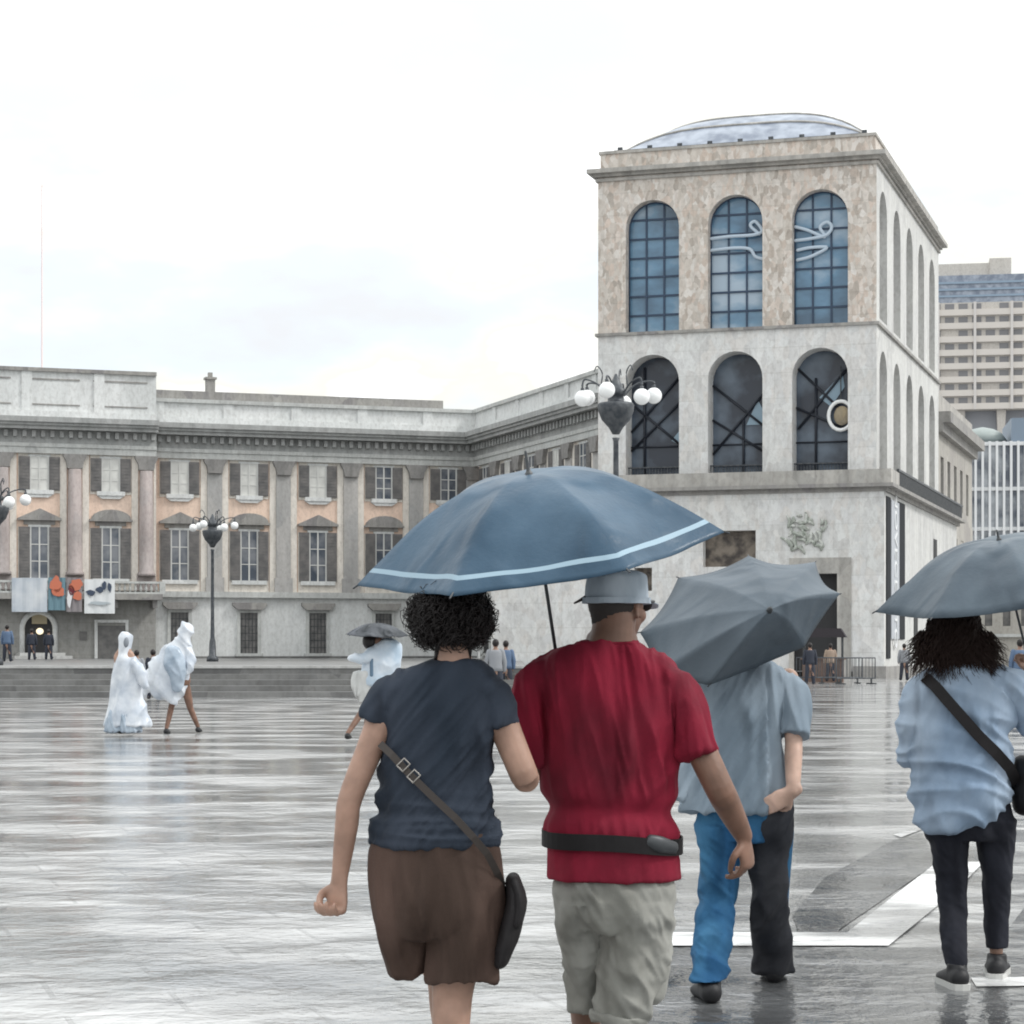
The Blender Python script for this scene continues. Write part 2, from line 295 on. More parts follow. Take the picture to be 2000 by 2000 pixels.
sheet('paving_dark_band', [G(1560, 1822), G(1636, 1822), G(1640, 1816), G(1828, 1688), G(1800, 1628), G(1745, 1642), G(1610, 1716), G(1548, 1790)], 0.004, M_['banddark'])  # darker stone ribbon, with some mirrored darkness painted into its tone
sheet('paving_dark_field', [(0.35, 10.50), (2.3, 10.50), (3.2, 13.3), (7, 14.4), (7, -2), (0.2, -2), (0.2, 7.2)], 0.004, M_['banddark'])
sheet('paving_white_band', [(0.62, 10.53), (1.80, 10.53), (2.63, 13.0), (3.15, 14.7), (2.84, 14.7), (1.68, 11.03), (0.62, 11.03)], 0.008, M_['bandlight'])
sheet('paving_white_strip', [G(1745, 1632), G(1790, 1618), G(1960, 1560), G(1960, 1572), G(1800, 1622), G(1760, 1637)], 0.008, M_['bandlight'])
sheet('paving_white_strip', [(1.95, 9.25), (3.4, 9.38), (3.4, 9.62), (1.98, 9.5)], 0.008, M_['bandlight'])

# raised terrace with steps in front of the palace
bm = nb()
for i in range(5):
    box(bm, -70, 0.6 - i * 0.02, 66 + i * 0.75, 66.0 + (i + 1) * 0.75 if i < 4 else 158, -0.2, 0.17 * (i + 1))
tag(obj('terrace_steps', bm, M_['step']), kind='structure')
bm = nb(); box(bm, -70, 0.45, 68.96, 69.6, 0.855, 0.93); tag(obj('terrace_kerb', bm, M_['stepedge']), kind='structure')

# ------------------------------------------------------------------ facade helpers
def arch_pts(cx, wd, zb, zt, n=14):
    r = wd / 2; zs = zt - r
    return [(cx - r, zs)] + [(cx - r * math.cos(math.pi * k / n), zs + r * math.sin(math.pi * k / n)) for k in range(1, n)] + [(cx + r, zs)]
def arch_wall(bm, x0, x1, z0, z1, ops, depth, y=0.0, mi=0, mj=None):
    """front wall plane at y with round or square openings; reveals go back by depth"""
    mj = mi if mj is None else mj
    def q(a, b, c, d, m=mi): bm.faces.new([bm.verts.new(p) for p in (a, b, c, d)]).material_index = m
    X = x0
    for cx, wd, zb, zt, rd in ops:
        a, b = cx - wd / 2, cx + wd / 2
        q((X, y, z0), (a, y, z0), (a, y, z1), (X, y, z1)); X = b
        if zb > z0 + 1e-4: q((a, y, z0), (b, y, z0), (b, y, zb), (a, y, zb))
        top = arch_pts(cx, wd, zb, zt) if rd else [(a, zt), (b, zt)]
        for (p, r_), (s, t) in zip(top[:-1], top[1:]):
            q((p, y, r_), (s, y, t), (s, y, z1), (p, y, z1)); q((p, y, r_), (s, y, t), (s, y + depth, t), (p, y + depth, r_), mj)
        zs = top[0][1]
        q((a, y, zb), (a, y + depth, zb), (a, y + depth, zs), (a, y, zs), mj); q((b, y, zb), (b, y + depth, zb), (b, y + depth, zs), (b, y, zs), mj)
        q((a, y, zb), (b, y, zb), (b, y + depth, zb), (a, y + depth, zb), mj)
    q((X, y, z0), (x1, y, z0), (x1, y, z1), (X, y, z1))

# ------------------------------------------------------------------ museum tower (three arches wide)
AR = empty('museum_tower', (712 / F * 111, 111, 0), R(-17.66))
tag(AR, 'tall marble museum pavilion with two tiers of round arches and a curved roof', 'building')
WD, DP = 14.55, 26.3
acx = [-11.63, -7.25, -2.87]; AW = 2.85
side_v = [2.4, 7.55, 12.7, 17.85, 23.0]
SM = Matrix(((0, -1, 0, 0), (1, 0, 0, 0), (0, 0, 1, 0), (0, 0, 0, 1)))      # local (x,y) -> side: x runs along depth
# side wall built in a frame where x = depth, y = into the wall (-x of the building)
bm = nb(); arch_wall(bm, -WD, 0, 18.0, 26.5, [(c, AW, 18.02, 24.85, True) for c in acx], 0.9)
obj('upper_wall', bm, M_['warm'], AR)
bm = nb(); arch_wall(bm, -WD, 0, 9.4, 17.85, [(c, AW, 9.9, 16.8, True) for c in acx], 1.3)
obj('loggia_wall', bm, M_['pale'], AR)
SD = Matrix(((0, -1, 0, 0), (1, 0, 0, 0), (0, 0, 1, 0), (0, 0, 0, 1)))
for z0, z1, zb, zt, nm in ((18.0, 26.5, 18.3, 25.0, 'upper_side_wall'), (9.4, 17.85, 10.0, 16.8, 'loggia_side_wall')):
    bm = nb(); arch_wall(bm, 0, DP, z0, z1, [(c, 2.75, zb, zt, True) for c in side_v], 1.1)
    obj(nm, bm, M_['side'], AR, SD)
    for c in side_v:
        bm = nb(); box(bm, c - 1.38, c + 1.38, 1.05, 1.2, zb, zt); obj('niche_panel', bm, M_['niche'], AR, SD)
    bm = nb(); box(bm, -WD, -WD + 0.3, 0.003, DP, z0, z1); box(bm, -WD + 0.3, -0.003, DP - 0.3, DP, z0, z1); obj('back_wall', bm, M_['side'], AR)
bm = nb()   # sill course between tiers, cornice, parapet
box(bm, -WD - 0.14, 0.14, -0.14, DP + 0.14, 17.85, 18.0); obj('string_course', bm, M_['trim'], AR)
bm = nb(); box(bm, -WD - 0.12, 0.12, -0.12, DP + 0.12, 25.95, 26.1); box(bm, -WD - 0.22, 0.22, -0.22, DP + 0.22, 26.18, 26.34); box(bm, -WD - 0.5, 0.5, -0.5, DP + 0.5, 26.34, 26.56); obj('cornice', bm, M_['cornice'], AR)
bm = nb(); box(bm, -WD + 0.1, -0.1, 0.1, DP - 0.1, 26.56, 27.4); obj('parapet', bm, M_['warm'], AR)
bm = nb(); box(bm, -WD + 0.02, -0.02, 0.02, DP - 0.02, 27.4, 27.55); obj('coping', bm, M_['cornice'], AR)
# curved roof
bm = nb(); nx, ny = 30, 30; g = []
for i in range(nx + 1):
    row = []
    for j in range(ny + 1):
        u = -1 + 2 * i / nx; v = -1 + 2 * j / ny
        h = 2.85 * max(0, 1 - abs(u) ** 3.4) * max(0, 1 - abs(v) ** 5)
        row.append(bm.verts.new((-WD / 2 + u * (WD / 2 - 0.15), DP / 2 + v * (DP / 2 - 0.6), 27.5 + h)))
    g.append(row)
for i in range(nx):
    for j in range(ny): bm.faces.new((g[i][j], g[i+1][j], g[i+1][j+1], g[i][j+1]))
rf = obj('roof', bm, M_['roof'], AR, smooth=True)
bm = nb()
for j in range(2, 29, 3):
    v = -1 + 2 * j / ny
    pts = []
    for i in range(nx + 1):
        u = -1 + 2 * i / nx; h = 2.85 * max(0, 1 - abs(u) ** 3.4) * max(0, 1 - abs(v) ** 5)
        pts.append((V((-WD / 2 + u * (WD / 2 - 0.15), DP / 2 + v * (DP / 2 - 0.6), 27.53 + h)), 0.07))
    tube(bm, pts, seg=5, sub=1, caps='flat')
obj('roof_rib', bm, M_['cornice'], rf)
bm = nb()
for k in range(9): box(bm, -13.6 + k * 1.6, -13.35 + k * 1.6, 0.4, 0.5, 27.55, 27.8)
box(bm, -13.8, -0.6, 0.42, 0.48, 27.6, 27.66); obj('roof_rail', bm, M_['lampmetal'], rf)
# glazing of the upper arches
for c in acx:
    bm = nb(); y = 0.72
    pts = [(c - AW / 2, 18.02)] + arch_pts(c, AW, 18, 24.85) + [(c + AW / 2, 18.02)]
    bm.faces.new([bm.verts.new((p[0], y, p[1])) for p in pts]); wn = obj('window', bm, M_['glass'], AR)
    bm = nb()
    for k in (-0.5, 0.5): box(bm, c + k * 0.95 - 0.045, c + k * 0.95 + 0.045, y - 0.08, y - 0.01, 18.0, 24.85 - 0.12)
    for z in (18.95, 19.95, 20.95, 21.95, 22.95, 23.95): 
        hw = AW / 2 if z < 23.4 else math.sqrt(max(0.01, (AW/2)**2 - (z - (24.85 - AW/2))**2))
        box(bm, c - hw, c + hw, y - 0.07, y - 0.015, z - 0.05, z + 0.05)
    ap = [(V((p[0], y - 0.05, p[1])), 0.07) for p in pts]; tube(bm, ap, ref=V((0, 1, 0)), seg=6, sub=1, caps='flat')
    obj('mullion', bm, M_['mull'], wn)
# neon line sculpture behind the glass face
def neon(pts):
    bm = nb(); tube(bm, [(V((p[0], p[1], p[2])), 0.085) for p in pts], ref=V((0, 1, 0)), seg=8, sub=8); return bm
ne = tag(obj('neon_sculpture', neon([(-8.6, .5, 22.75), (-7.6, .45, 22.8), (-6.4, .4, 22.8), (-5.95, .5, 23.0), (-6.3, .5, 23.5), (-6.55, .5, 23.3), (-6.1, .5, 22.85)]), M_['neon'], None), 'curved white neon tube in the middle upper arch of the museum', 'neon sculpture')
ne2 = obj('neon_tube', neon([(-8.6, .55, 22.15), (-7.4, .5, 22.2), (-6.6, .5, 22.1), (-6.3, .5, 21.7), (-5.9, .5, 21.55)]), M_['neon'], ne)
nf = tag(obj('neon_sculpture', neon([(-4.2, .5, 22.4), (-3.4, .45, 22.45), (-2.6, .45, 22.6), (-2.35, .5, 23.0), (-2.6, .5, 23.25), (-2.95, .5, 23.0), (-2.7, .5, 22.5), (-3.6, .5, 22.9), (-4.2, .5, 23.1)]), M_['neon'], None), 'looped white neon tube in the right upper arch of the museum', 'neon sculpture')
nf2 = obj('neon_tube', neon([(-4.1, .5, 21.9), (-3.4, .5, 22.0), (-2.6, .5, 21.95), (-3.4, .5, 21.55), (-4.1, .5, 21.4)]), M_['neon'], nf)
for o in (ne, nf): o.matrix_world = Matrix.Translation(AR.location) @ Matrix.Rotation(R(-17.66), 4, 'Z')
# lower arches: dark glazing with crossing braces
for ci, c in enumerate(acx):
    bm = nb(); y = 1.25; pts = [(c - AW / 2, 9.9)] + arch_pts(c, AW, 9.9, 16.8) + [(c + AW / 2, 9.9)]
    bm.faces.new([bm.verts.new((p[0], y, p[1])) for p in pts]); wn = obj('loggia_glazing', bm, M_['loggia'], AR)
    bm = nb()
    def bar(x0, z0, x1, z1, r=0.07, yy=1.12): tube(bm, [(V((x0, yy, z0)), r), (V((x1, yy, z1)), r)], ref=V((0, 1, 0)), seg=5, sub=1, caps='flat')
    l, rr = c - AW / 2, c + AW / 2
    if ci == 0: L0 = [(l, 14.4, rr, 12.0), (l, 11.9, rr, 14.6), (c - 0.7, 10, c - 0.7, 16.3), (l, 12.9, rr, 16.0)]
    elif ci == 1: L0 = [(l, 13.4, rr, 11.6), (l, 11.6, rr, 14.9), (l, 15.2, rr, 12.9), (c + .2, 10, c + 0.2, 13.4)]
    else: L0 = [(l, 16.0, rr, 13.2), (l + .1, 12.8, rr, 16.1), (c - .4, 10, c - .4, 15.4), (l, 13.9, rr, 12.6)]
    for a in L0: bar(*a)
    bar(l, 12.1, rr, 12.1, 0.05); bar(l, 11.0, rr, 11.0, 0.04)
    obj('brace', bm, M_['brace'], wn)
    bm = nb()
    gl = {0: [(-10.9, 12.4), (-10.3, 13.1), (-10.3, 12.1)], 1: [(-6.9, 13.1), (-6.3, 14.4), (-5.9, 13.6), (-5.9, 13.1)], 2: [(-3.1, 14.4), (-1.9, 15.6), (-1.8, 14.9), (-2.5, 13.9)]}[ci]
    prism(bm, gl, 1.18, 1.22); obj('glass_sheet', bm, M_['glassbit'], wn)
    bm = nb(); n = 18     # balustrade in the arch
    for k in range(n): tube(bm, [(V((l + AW * k / n + 0.05, 0.5, 9.95)), 0.02), (V((l + AW * k / n + 0.05, 0.5, 10.95)), 0.02)], seg=4, sub=1, caps='flat')
    box(bm, l, rr, 0.47, 0.53, 10.93, 11.0); obj('railing', bm, M_['lampmetal'], wn)
bm = nb()
gsec = [(V((-1.95 + 0.62 * math.cos(a), 0.85, 13.4 + 0.74 * math.sin(a))), 0.10) for a in [2 * math.pi * k / 20 for k in range(21)]]
tube(bm, gsec, ref=V((0, 1, 0)), seg=8, sub=1, caps='flat'); ring = obj('ring_lamp', bm, M_['globe'])
bm = nb(); ball(bm, V((-1.9, 0.95, 13.4)), 0.42, 0.1, 0.5); obj('disc', bm, stone('tan_disc', [(0.5, 0.4, 0.25), (0.3, 0.26, 0.2)], 3), ring)
bm = nb(); tube(bm, [(V((-1.95, 0.9, 14.15)), 0.03), (V((-1.95, 0.9, 15.9)), 0.03)], seg=6, sub=1); obj('hanger', bm, M_['metal'], ring)
ring.matrix_world = ne.matrix_world; tag(ring, 'white ring with a tan centre hanging in the right loggia arch', 'ring lamp')
# ground floor block with balcony
bm = nb(); arch_wall(bm, -20.3, 0.45, 0.35, 9.4, [(-12.0, 0.95, 4.5, 5.7, False), (-7.45, 2.75, 5.7, 7.55, False), (-3.0, 2.5, 0.36, 5.3, False)], 0.7, y=-0.5)
box(bm, -20.3, -20.0, -0.48, 12, 0.35, 9.4)
obj('base_wall', bm, M_['pale'], AR)
bm = nb(); box(bm, -12.5, -11.5, 0.1, 0.18, 4.45, 5.75); obj('base_window', bm, M_['bronze'], AR)
bm = nb(); box(bm, -8.9, -6.0, 0.1, 0.18, 5.6, 7.65); obj('base_window', bm, M_['bronze'], AR)
bm = nb(); box(bm, -4.25, -1.75, 0.1, 0.2, 0.0, 5.3); obj('doorway', bm, M_['dark'], AR)
bm = nb()
for a in ((-4.35, -4.1), (-1.9, -1.2)): box(bm, a[0], a[1], -0.58, -0.45, 0.0, 5.3)
box(bm, -4.35, -1.2, -0.58, -0.45, 5.303, 6.1); obj('door_surround', bm, M_['cornice'], AR)
bm = nb(); box(bm, -20.4, -4.4, -0.62, -0.46, 0, 0.5); box(bm, -1.1, 0.56, -0.62, -0.46, 0, 0.62); box(bm, 0.45, 0.56, -0.46, DP + 6, 0, 0.6); obj('plinth', bm, M_['trim'], AR)
bm = nb(); box(bm, -20.3, 0.6, -0.6, DP + 6.5, 9.4, 9.62); box(bm, -20.45, 0.95, -0.95, DP + 6.8, 9.62, 9.8); obj('balcony_slab', bm, M_['trim'], AR)
bm = nb(); box(bm, -20.4, 0.85, -0.85, -0.65, 9.8, 10.5); obj('balcony_parapet', bm, M_['cornice'], AR)
bm = nb(); box(bm, 0.65, 0.85, -0.64, 2.2, 9.8, 10.5); obj('balcony_parapet', bm, M_['cornice'], AR)
bm = nb()
for k in range(150): v = 2.3 + k * 0.2; box(bm, 0.72, 0.8, v, v + 0.09, 9.82, 10.6)
box(bm, 0.7, 0.84, 2.2, 32.5, 10.6, 10.72); obj('side_railing', bm, M_['metal'], AR)
bm = nb(); box(bm, 0.1, 0.44, -0.49, DP + 6, 0.35, 9.4); box(bm, 0.1, 0.44, 26.5, 33, 9.4, 9.41); obj('base_side_wall', bm, M_['side'], AR)
bm = nb(); box(bm, 0.42, 0.5, 0.2, 1.54, 1.0, 9.2); box(bm, 0.42, 0.5, 4.52, 7.0, 2.0, 9.2); obj('banner_frame', bm, mat('black_banner_frame', (0.02, 0.022, 0.026), 0.75, 0.2), AR)
bn = nb(); box(bn, 0.46, 0.54, 1.55, 4.5, 2.0, 9.1); bnr = obj('banner', bn, mat('grey_banner_cloth', (0.42, 0.44, 0.47), 0.6), None)
tag(bnr, 'tall grey banner with white vertical lettering on the museum corner', 'banner')
tcu = bpy.data.curves.new('lettering', 'FONT'); tcu.body = 'NOVECENTO'; tcu.size = 1.35; tcu.extrude = 0.02; tcu.align_x = 'CENTER'; tcu.align_y = 'CENTER'
to = bpy.data.objects.new('tmp', tcu); C.objects.link(to); dg = bpy.context.evaluated_depsgraph_get(); me = bpy.data.meshes.new_from_object(to.evaluated_get(dg)); bpy.data.objects.remove(to)
me.materials.append(M_['white'])
lt = bpy.data.objects.new('lettering', me); C.objects.link(lt); lt.parent = bnr
# letters read top to bottom on the +x face
lt.matrix_local = Matrix.Translation((0.56, 3.0, 5.6)) @ Matrix(((0, 0, 1, 0), (0, 1, 0, 0), (-1, 0, 0, 0), (0, 0, 0, 1)))
bnr.matrix_world = ne.matrix_world
for q in ((20.0, 21.6, 6.6, 8.0), (20.0, 21.6, 1.6, 4.2), (11.0, 12.6, 1.6, 4.2)): bm = nb(); box(bm, 0.42, 0.47, *q); obj('side_window', bm, M_['dark'], AR)
# carved relief cluster on the base
rel = nb(); rnd = random.Random(3)
for k in range(46):
    a = rnd.random() * 6.283; rr = math.sqrt(rnd.random())
    x, z = -3.55 + 1.15 * rr * math.cos(a), 7.45 + 0.95 * rr * math.sin(a)
    d = rnd.random() * 3.14; l = 0.1 + rnd.random() * 0.22
    tube(rel, [(V((x - l*math.cos(d), -0.52, z - l*math.sin(d))), 0.06), (V((x + 0.05, -0.6, z)), 0.09), (V((x + l*math.cos(d+.5), -0.53, z + l*math.sin(d+.5))), 0.05)], ref=V((0, 1, 0)), seg=6, sub=2)
ro = obj('carved_relief', rel, stone('relief_stone', [(0.5, 0.52, 0.48), (0.32, 0.35, 0.31), (0.62, 0.63, 0.6)], 4), AR)

# ------------------------------------------------------------------ palace
PA = empty('palace', (-2.6, 160, 0), R(19.2))
tag(PA, 'long neoclassical palace with peach walls, grey pilasters and shuttered windows', 'building')
def pal_window(M, x, kind, up=False, yoff=0.0, blindm=None):
    """window of the upper storeys: surround + shutters + pane"""
    z0, z1 = (12.25, 14.5) if up else (6.3, 9.75)
    bm = nb(); y = -0.12 + yoff
    for a, b, c, d in ((-0.75, -0.62, z0, z1), (0.62, 0.75, z0, z1), (-0.75, 0.75, z1, z1 + 0.15)): box(bm, x + a, x + b, y, 0.05 + yoff, c, d)
    box(bm, x - 1.25 if not up else x - 0.95, x + 1.25 if not up else x + 0.95, y - 0.12, 0.05 + yoff, z0 - 0.28, z0)
    if up: prism(bm, [(x - 0.95, z0 - 0.285), (x - 0.6, z0 - 0.5), (x + 0.6, z0 - 0.5), (x + 0.95, z0 - 0.285)], y - 0.05, yoff)
    wn = obj('window', bm, M_['pallight'], PA, M)
    for s in (-1, 1):
        bm = nb(); xa = x + s * 1.0
        box(bm, xa - 0.36, xa + 0.36, y - 0.06, y + 0.1, z0, z1)
        n = int((z1 - z0) / 0.22)
        for k in range(n): box(bm, xa - 0.28, xa + 0.28, y - 0.085, y - 0.062, z0 + 0.08 + k * 0.22, z0 + 0.2 + k * 0.22)
        obj('shutter', bm, M_['shutter'], wn, M)
    bm = nb(); box(bm, x - 0.62, x + 0.62, yoff - 0.085, yoff + 0.03, z0, z1); obj('pane', bm, blindm or M_['pane'], wn, M)
    bm = nb()
    box(bm, x - 0.05, x + 0.05, yoff - 0.12, yoff - 0.086, z0, z1)
    for f in (0.33, 0.66): box(bm, x - 0.62, x + 0.62, yoff - 0.112, yoff - 0.086, z0 + (z1 - z0) * f - 0.03, z0 + (z1 - z0) * f + 0.03)
    for s in (-1, 1): box(bm, x + s * 0.58 - 0.04, x + s * 0.58 + 0.04, yoff - 0.115, yoff - 0.086, z0, z1)
    obj('sash_bar', bm, M_['winframe'], wn, M)
    if not up:
        bm = nb(); box(bm, x - 1.05, x + 1.05, yoff - 0.14, yoff, z1 + 0.16, z1 + 0.45)
        box(bm, x - 1.45, x + 1.45, yoff - 0.4, yoff, z1 + 0.45, z1 + 0.58)
        if kind == 'tri': prism(bm, [(x - 1.45, z1 + 0.585), (x + 1.45, z1 + 0.585), (x, z1 + 1.25)], yoff - 0.38, yoff)
        else: prism(bm, [(x - 1.35 * math.cos(a), z1 + 0.585 + 0.68 * math.sin(a)) for a in [math.pi * k / 10 for k in range(11)]], yoff - 0.38, yoff)
        obj('pediment', bm, M_['trim'], wn, M)
def pilaster(M, x, yoff=0.0, roundc=False, m='pil'):
    bm = nb(); w = 0.52
    box(bm, x - w - 0.12, x + w + 0.12, yoff - 0.3, yoff, 5.5, 6.5)
    if roundc:
        for k in range(1):
            pr = []
            lathe(bm, [(0.62, 6.5), (0.62, 6.7), (0.5, 6.8), (0.5, 9), (0.44, 13.7)], (x, yoff - 0.25, 0), 20)
    else: box(bm, x - w, x + w, yoff - 0.2, yoff, 6.5, 13.75)
    o = obj('pilaster', bm, M_[m], PA, M)
    bm = nb(); cx = [(x - 0.5, 13.75), (x + 0.5, 13.75), (x + 0.58, 14.2), (x + 0.78, 14.55), (x + 0.78, 14.72), (x - 0.78, 14.72), (x - 0.78, 14.55), (x - 0.58, 14.2)]
    prism(bm, cx, yoff - 0.42, yoff); obj('capital', bm, M_['capital'], o, M)
def gwindow(M, x, yoff=0.0):
    bm = nb(); box(bm, x - 0.85, x - 0.62, yoff - 0.1, yoff, 1.2, 4.05); box(bm, x + 0.62, x + 0.85, yoff - 0.1, yoff, 1.2, 4.05)
    box(bm, x - 0.85, x + 0.85, yoff - 0.1, yoff, 4.05, 4.25); box(bm, x - 0.98, x + 0.98, yoff - 0.2, yoff, 1.0, 1.2)
    wn = obj('ground_window', bm, M_['palgrey'], PA, M)
    bm = nb(); prism(bm, [(x - 0.85, 4.26), (x + 0.85, 4.26), (x + 1.2, 4.55), (x + 1.2, 4.75), (x - 1.2, 4.75), (x - 1.2, 4.55)], yoff - 0.4, yoff); obj('lintel', bm, M_['trim'], wn, M)
    bm = nb(); box(bm, x - 0.62, x + 0.62, yoff - 0.02, yoff + 0.02, 1.2, 4.05); obj('pane', bm, M_['gwin'], wn, M)
    bm = nb()
    for k in range(5): box(bm, x - 0.5 + k * 0.25 - 0.015, x - 0.5 + k * 0.25 + 0.015, yoff - 0.06, yoff - 0.03, 1.2, 4.05)
    for k in range(5): box(bm, x - 0.62, x + 0.62, yoff - 0.05, yoff - 0.025, 1.6 + k * 0.5, 1.63 + k * 0.5)
    obj('grille', bm, M_['metal'], wn, M)
def entab(M, x0, x1, yoff=0.0, tall=False, name=''):
    bm = nb(); box(bm, x0, x1, yoff - 0.3, yoff, 14.72, 15.15); box(bm, x0, x1, yoff - 0.38, yoff, 15.15, 15.4)
    obj('architrave', bm, M_['palgrey'], PA, M)
    bm = nb(); box(bm, x0, x1, yoff - 0.28, yoff, 15.4, 16.3)
    k = x0 + 0.2
    while k < x1 - 0.3:
        box(bm, k, k + 0.26, yoff - 0.6, yoff - 0.28, 15.8, 16.25); k += 0.62
    obj('frieze', bm, M_['palfrieze'], PA, M)
    bm = nb(); box(bm, x0, x1, yoff - 1.0, yoff, 16.3, 16.55); box(bm, x0, x1, yoff - 1.15, yoff, 16.55, 16.75); box(bm, x0, x1, yoff - 1.3, yoff, 16.75, 17.1)
    obj('cornice', bm, M_['palfrieze'], PA, M)
    zt = 20.5 if tall else 18.85
    bm = nb(); box(bm, x0, x1, yoff - 0.35, yoff + 0.3, 17.1, 17.6); box(bm, x0, x1, yoff - 0.15, yoff + 0.3, 17.6, zt - 0.25)
    k = x0
    while k < x1 - 0.5: box(bm, k, k + 0.7, yoff - 0.25, yoff - 0.15, 17.6, zt - 0.25); k += 4.85
    obj('parapet', bm, M_['pallight'], PA, M)
    bm = nb(); box(bm, x0, x1, yoff - 0.35, yoff + 0.4, zt - 0.25, zt); obj('coping', bm, M_['trim' if tall else 'palgrey'], PA, M)
    if tall:
        bm = nb(); k = x0 + 1.2
        while k < x1 - 4: box(bm, k, k + 3.7, yoff - 0.2, yoff - 0.15, 18.0, 18.08); box(bm, k, k + 3.7, yoff - 0.2, yoff - 0.15, 19.7, 19.8); k += 4.6
        obj('parapet_panel', bm, M_['trim'], PA, M)
wxs = [-2.15, -7.0, -11.85, -16.8, -21.7]
pxs = [-4.6, -9.45, -14.35, -19.25]
I = Matrix()
def strip_wall(M, x0, x1, yoff, pil):
    bm = nb(); box(bm, x0, x1, yoff, yoff + 0.6, 5.5, 14.72); obj('upper_wall', bm, M_['peach'], PA, M)
    bm = nb()
    for p in pil:
        for s in (-1, 1):
            a, b = sorted((p + s * 0.53, p + s * 0.98)); box(bm, max(a, x0), min(b, x1), yoff - 0.1, yoff - 0.003, 5.5, 14.72)
    obj('wall_strip', bm, M_['cream'], PA, M)
def surround(M, xs, yoff):
    for x in xs:
        bm = nb(); box(bm, x - 1.42, x + 1.42, yoff - 0.06, yoff - 0.004, 5.5, 9.75); obj('window_surround', bm, M_['cream'], PA, M)
        bm = nb(); box(bm, x - 1.4, x + 1.4, yoff - 0.06, yoff - 0.004, 12.05, 14.72); obj('window_surround', bm, M_['cream'], PA, M)
strip_wall(I, -23.5, 0.2, 0, pxs + [0.1]); surround(I, wxs, 0)
bm = nb(); box(bm, -23.5, 0.2, 0, 0.6, 0.85, 5.1); obj('ground_wall', bm, M_['pallight'], PA)
bm = nb(); box(bm, -23.5, 0.0, -0.35, 0, 5.1, 5.5); obj('string_course', bm, M_['palgrey'], PA)
bm = nb(); box(bm, -23.5, 0.0, -0.15, 0, 0.85, 1.0); obj('plinth', bm, M_['step'], PA)
for i, x in enumerate(wxs):
    pal_window(I, x, 'tri' if i % 2 == 0 else 'seg', False, blindm=None)
    pal_window(I, x, '', True, blindm=M_['blind'] if i >= 2 else None); gwindow(I, x)
for x in pxs: pilaster(I, x)
pilaster(I, -0.3)
entab(I, -23.5, -0.0)
# central block on the left, a step forward, with engaged columns, taller attic
yc = -0.9
strip_wall(I, -52, -23.5, yc, [-24.2, -29.05, -33.9, -38.8, -43.7]); surround(I, [-26.6, -31.4, -36.3, -41.2, -46], yc)
bm = nb(); box(bm, -52, -23.5, yc, yc + 0.6, 0.85, 5.1); obj('ground_wall', bm, M_['rust'], PA)
for i, x in enumerate([-26.6, -31.4, -36.3, -41.2]):
    pal_window(I, x, 'seg' if i % 2 == 0 else 'tri', False, yc); pal_window(I, x, '', True, yc, M_['blind'] if i < 2 else None)
for i, x in enumerate([-24.2, -29.05, -33.9, -38.8, -43.7]): pilaster(I, x, yc, True, 'pilpink')
entab(I, -52, -23.5, yc, True)
bm = nb(); box(bm, -46, -23.3, yc - 1.5, yc, 4.85, 5.25)
for k in range(9): box(bm, -45.5 + k * 2.7, -45.2 + k * 2.7, yc - 1.2, yc, 4.3, 4.849)
obj('balcony', bm, M_['trim'], PA)
bm = nb(); box(bm, -46, -23.3, yc - 1.45, yc - 1.2, 5.95, 6.1); box(bm, -46, -23.3, yc - 1.45, yc - 1.2, 5.25, 5.38)
k = -46
while k < -23.4: lathe(bm, [(0.06, 5.38), (0.11, 5.6), (0.05, 5.85), (0.08, 5.95)], (k, yc - 1.32, 0), 6); k += 0.36
for k in range(6): box(bm, -46 + k * 4.5, -45.6 + k * 4.5, yc - 1.48, yc - 1.17, 5.25, 6.1)
obj('balustrade', bm, M_['palgrey'], PA)
# portal and door
bm = nb(); pp = [(-32.55, 0.9)] + arch_pts(-31.45, 2.2, 0.9, 4.0) + [(-30.35, 0.9)]; prism(bm, pp, yc - 0.02, yc + 0.1); por = obj('portal', bm, M_['dark'], PA)
bm = nb(); tube(bm, [(V((p[0], yc - 0.05, p[1])), 0.2) for p in pp], ref=V((0, 1, 0)), seg=6, sub=1, caps='flat'); obj('arch_moulding', bm, M_['pallight'], por)
bm = nb(); ball(bm, V((-31.4, yc - 0.3, 2.7)), 0.25, 0.25, 0.22); lm = mat('lit_lantern', (0.8, 0.7, 0.5), 0.4, Emission_Strength=0.8); lm.node_tree.nodes['Principled BSDF'].inputs['Emission Color'].default_value = (1, 0.85, 0.6, 1); obj('lantern', bm, lm, por)
bm = nb(); box(bm, -31.9, -30.9, yc - 0.12, yc - 0.02, 3.2, 3.9); obj('fanlight', bm, mat('ochre_fanlight', (0.35, 0.3, 0.2), 0.5), por)
bm = nb(); box(bm, -27.5, -25.6, yc - 0.06, yc - 0.01, 0.86, 3.1); d = obj('door', bm, M_['gwin'], PA)
bm = nb(); box(bm, -27.7, -27.5, yc - 0.15, yc, 0.86, 3.3); box(bm, -25.6, -25.4, yc - 0.15, yc, 0.86, 3.3); box(bm, -27.7, -25.4, yc - 0.15, yc, 3.302, 3.5); obj('door_frame', bm, M_['pallight'], d)
bm = nb(); box(bm, -28.7, -28.2, yc - 0.05, yc - 0.01, 2.1, 2.7); obj('wall_vent', bm, M_['gwin'], PA)
bm = nb(); box(bm, -33.4, -29.6, yc - 3.2, yc, 0.85, 1.05); box(bm, -33.0, -30.0, yc - 2.6, yc, 1.05, 1.25); obj('portal_step', bm, M_['stepedge'], PA)
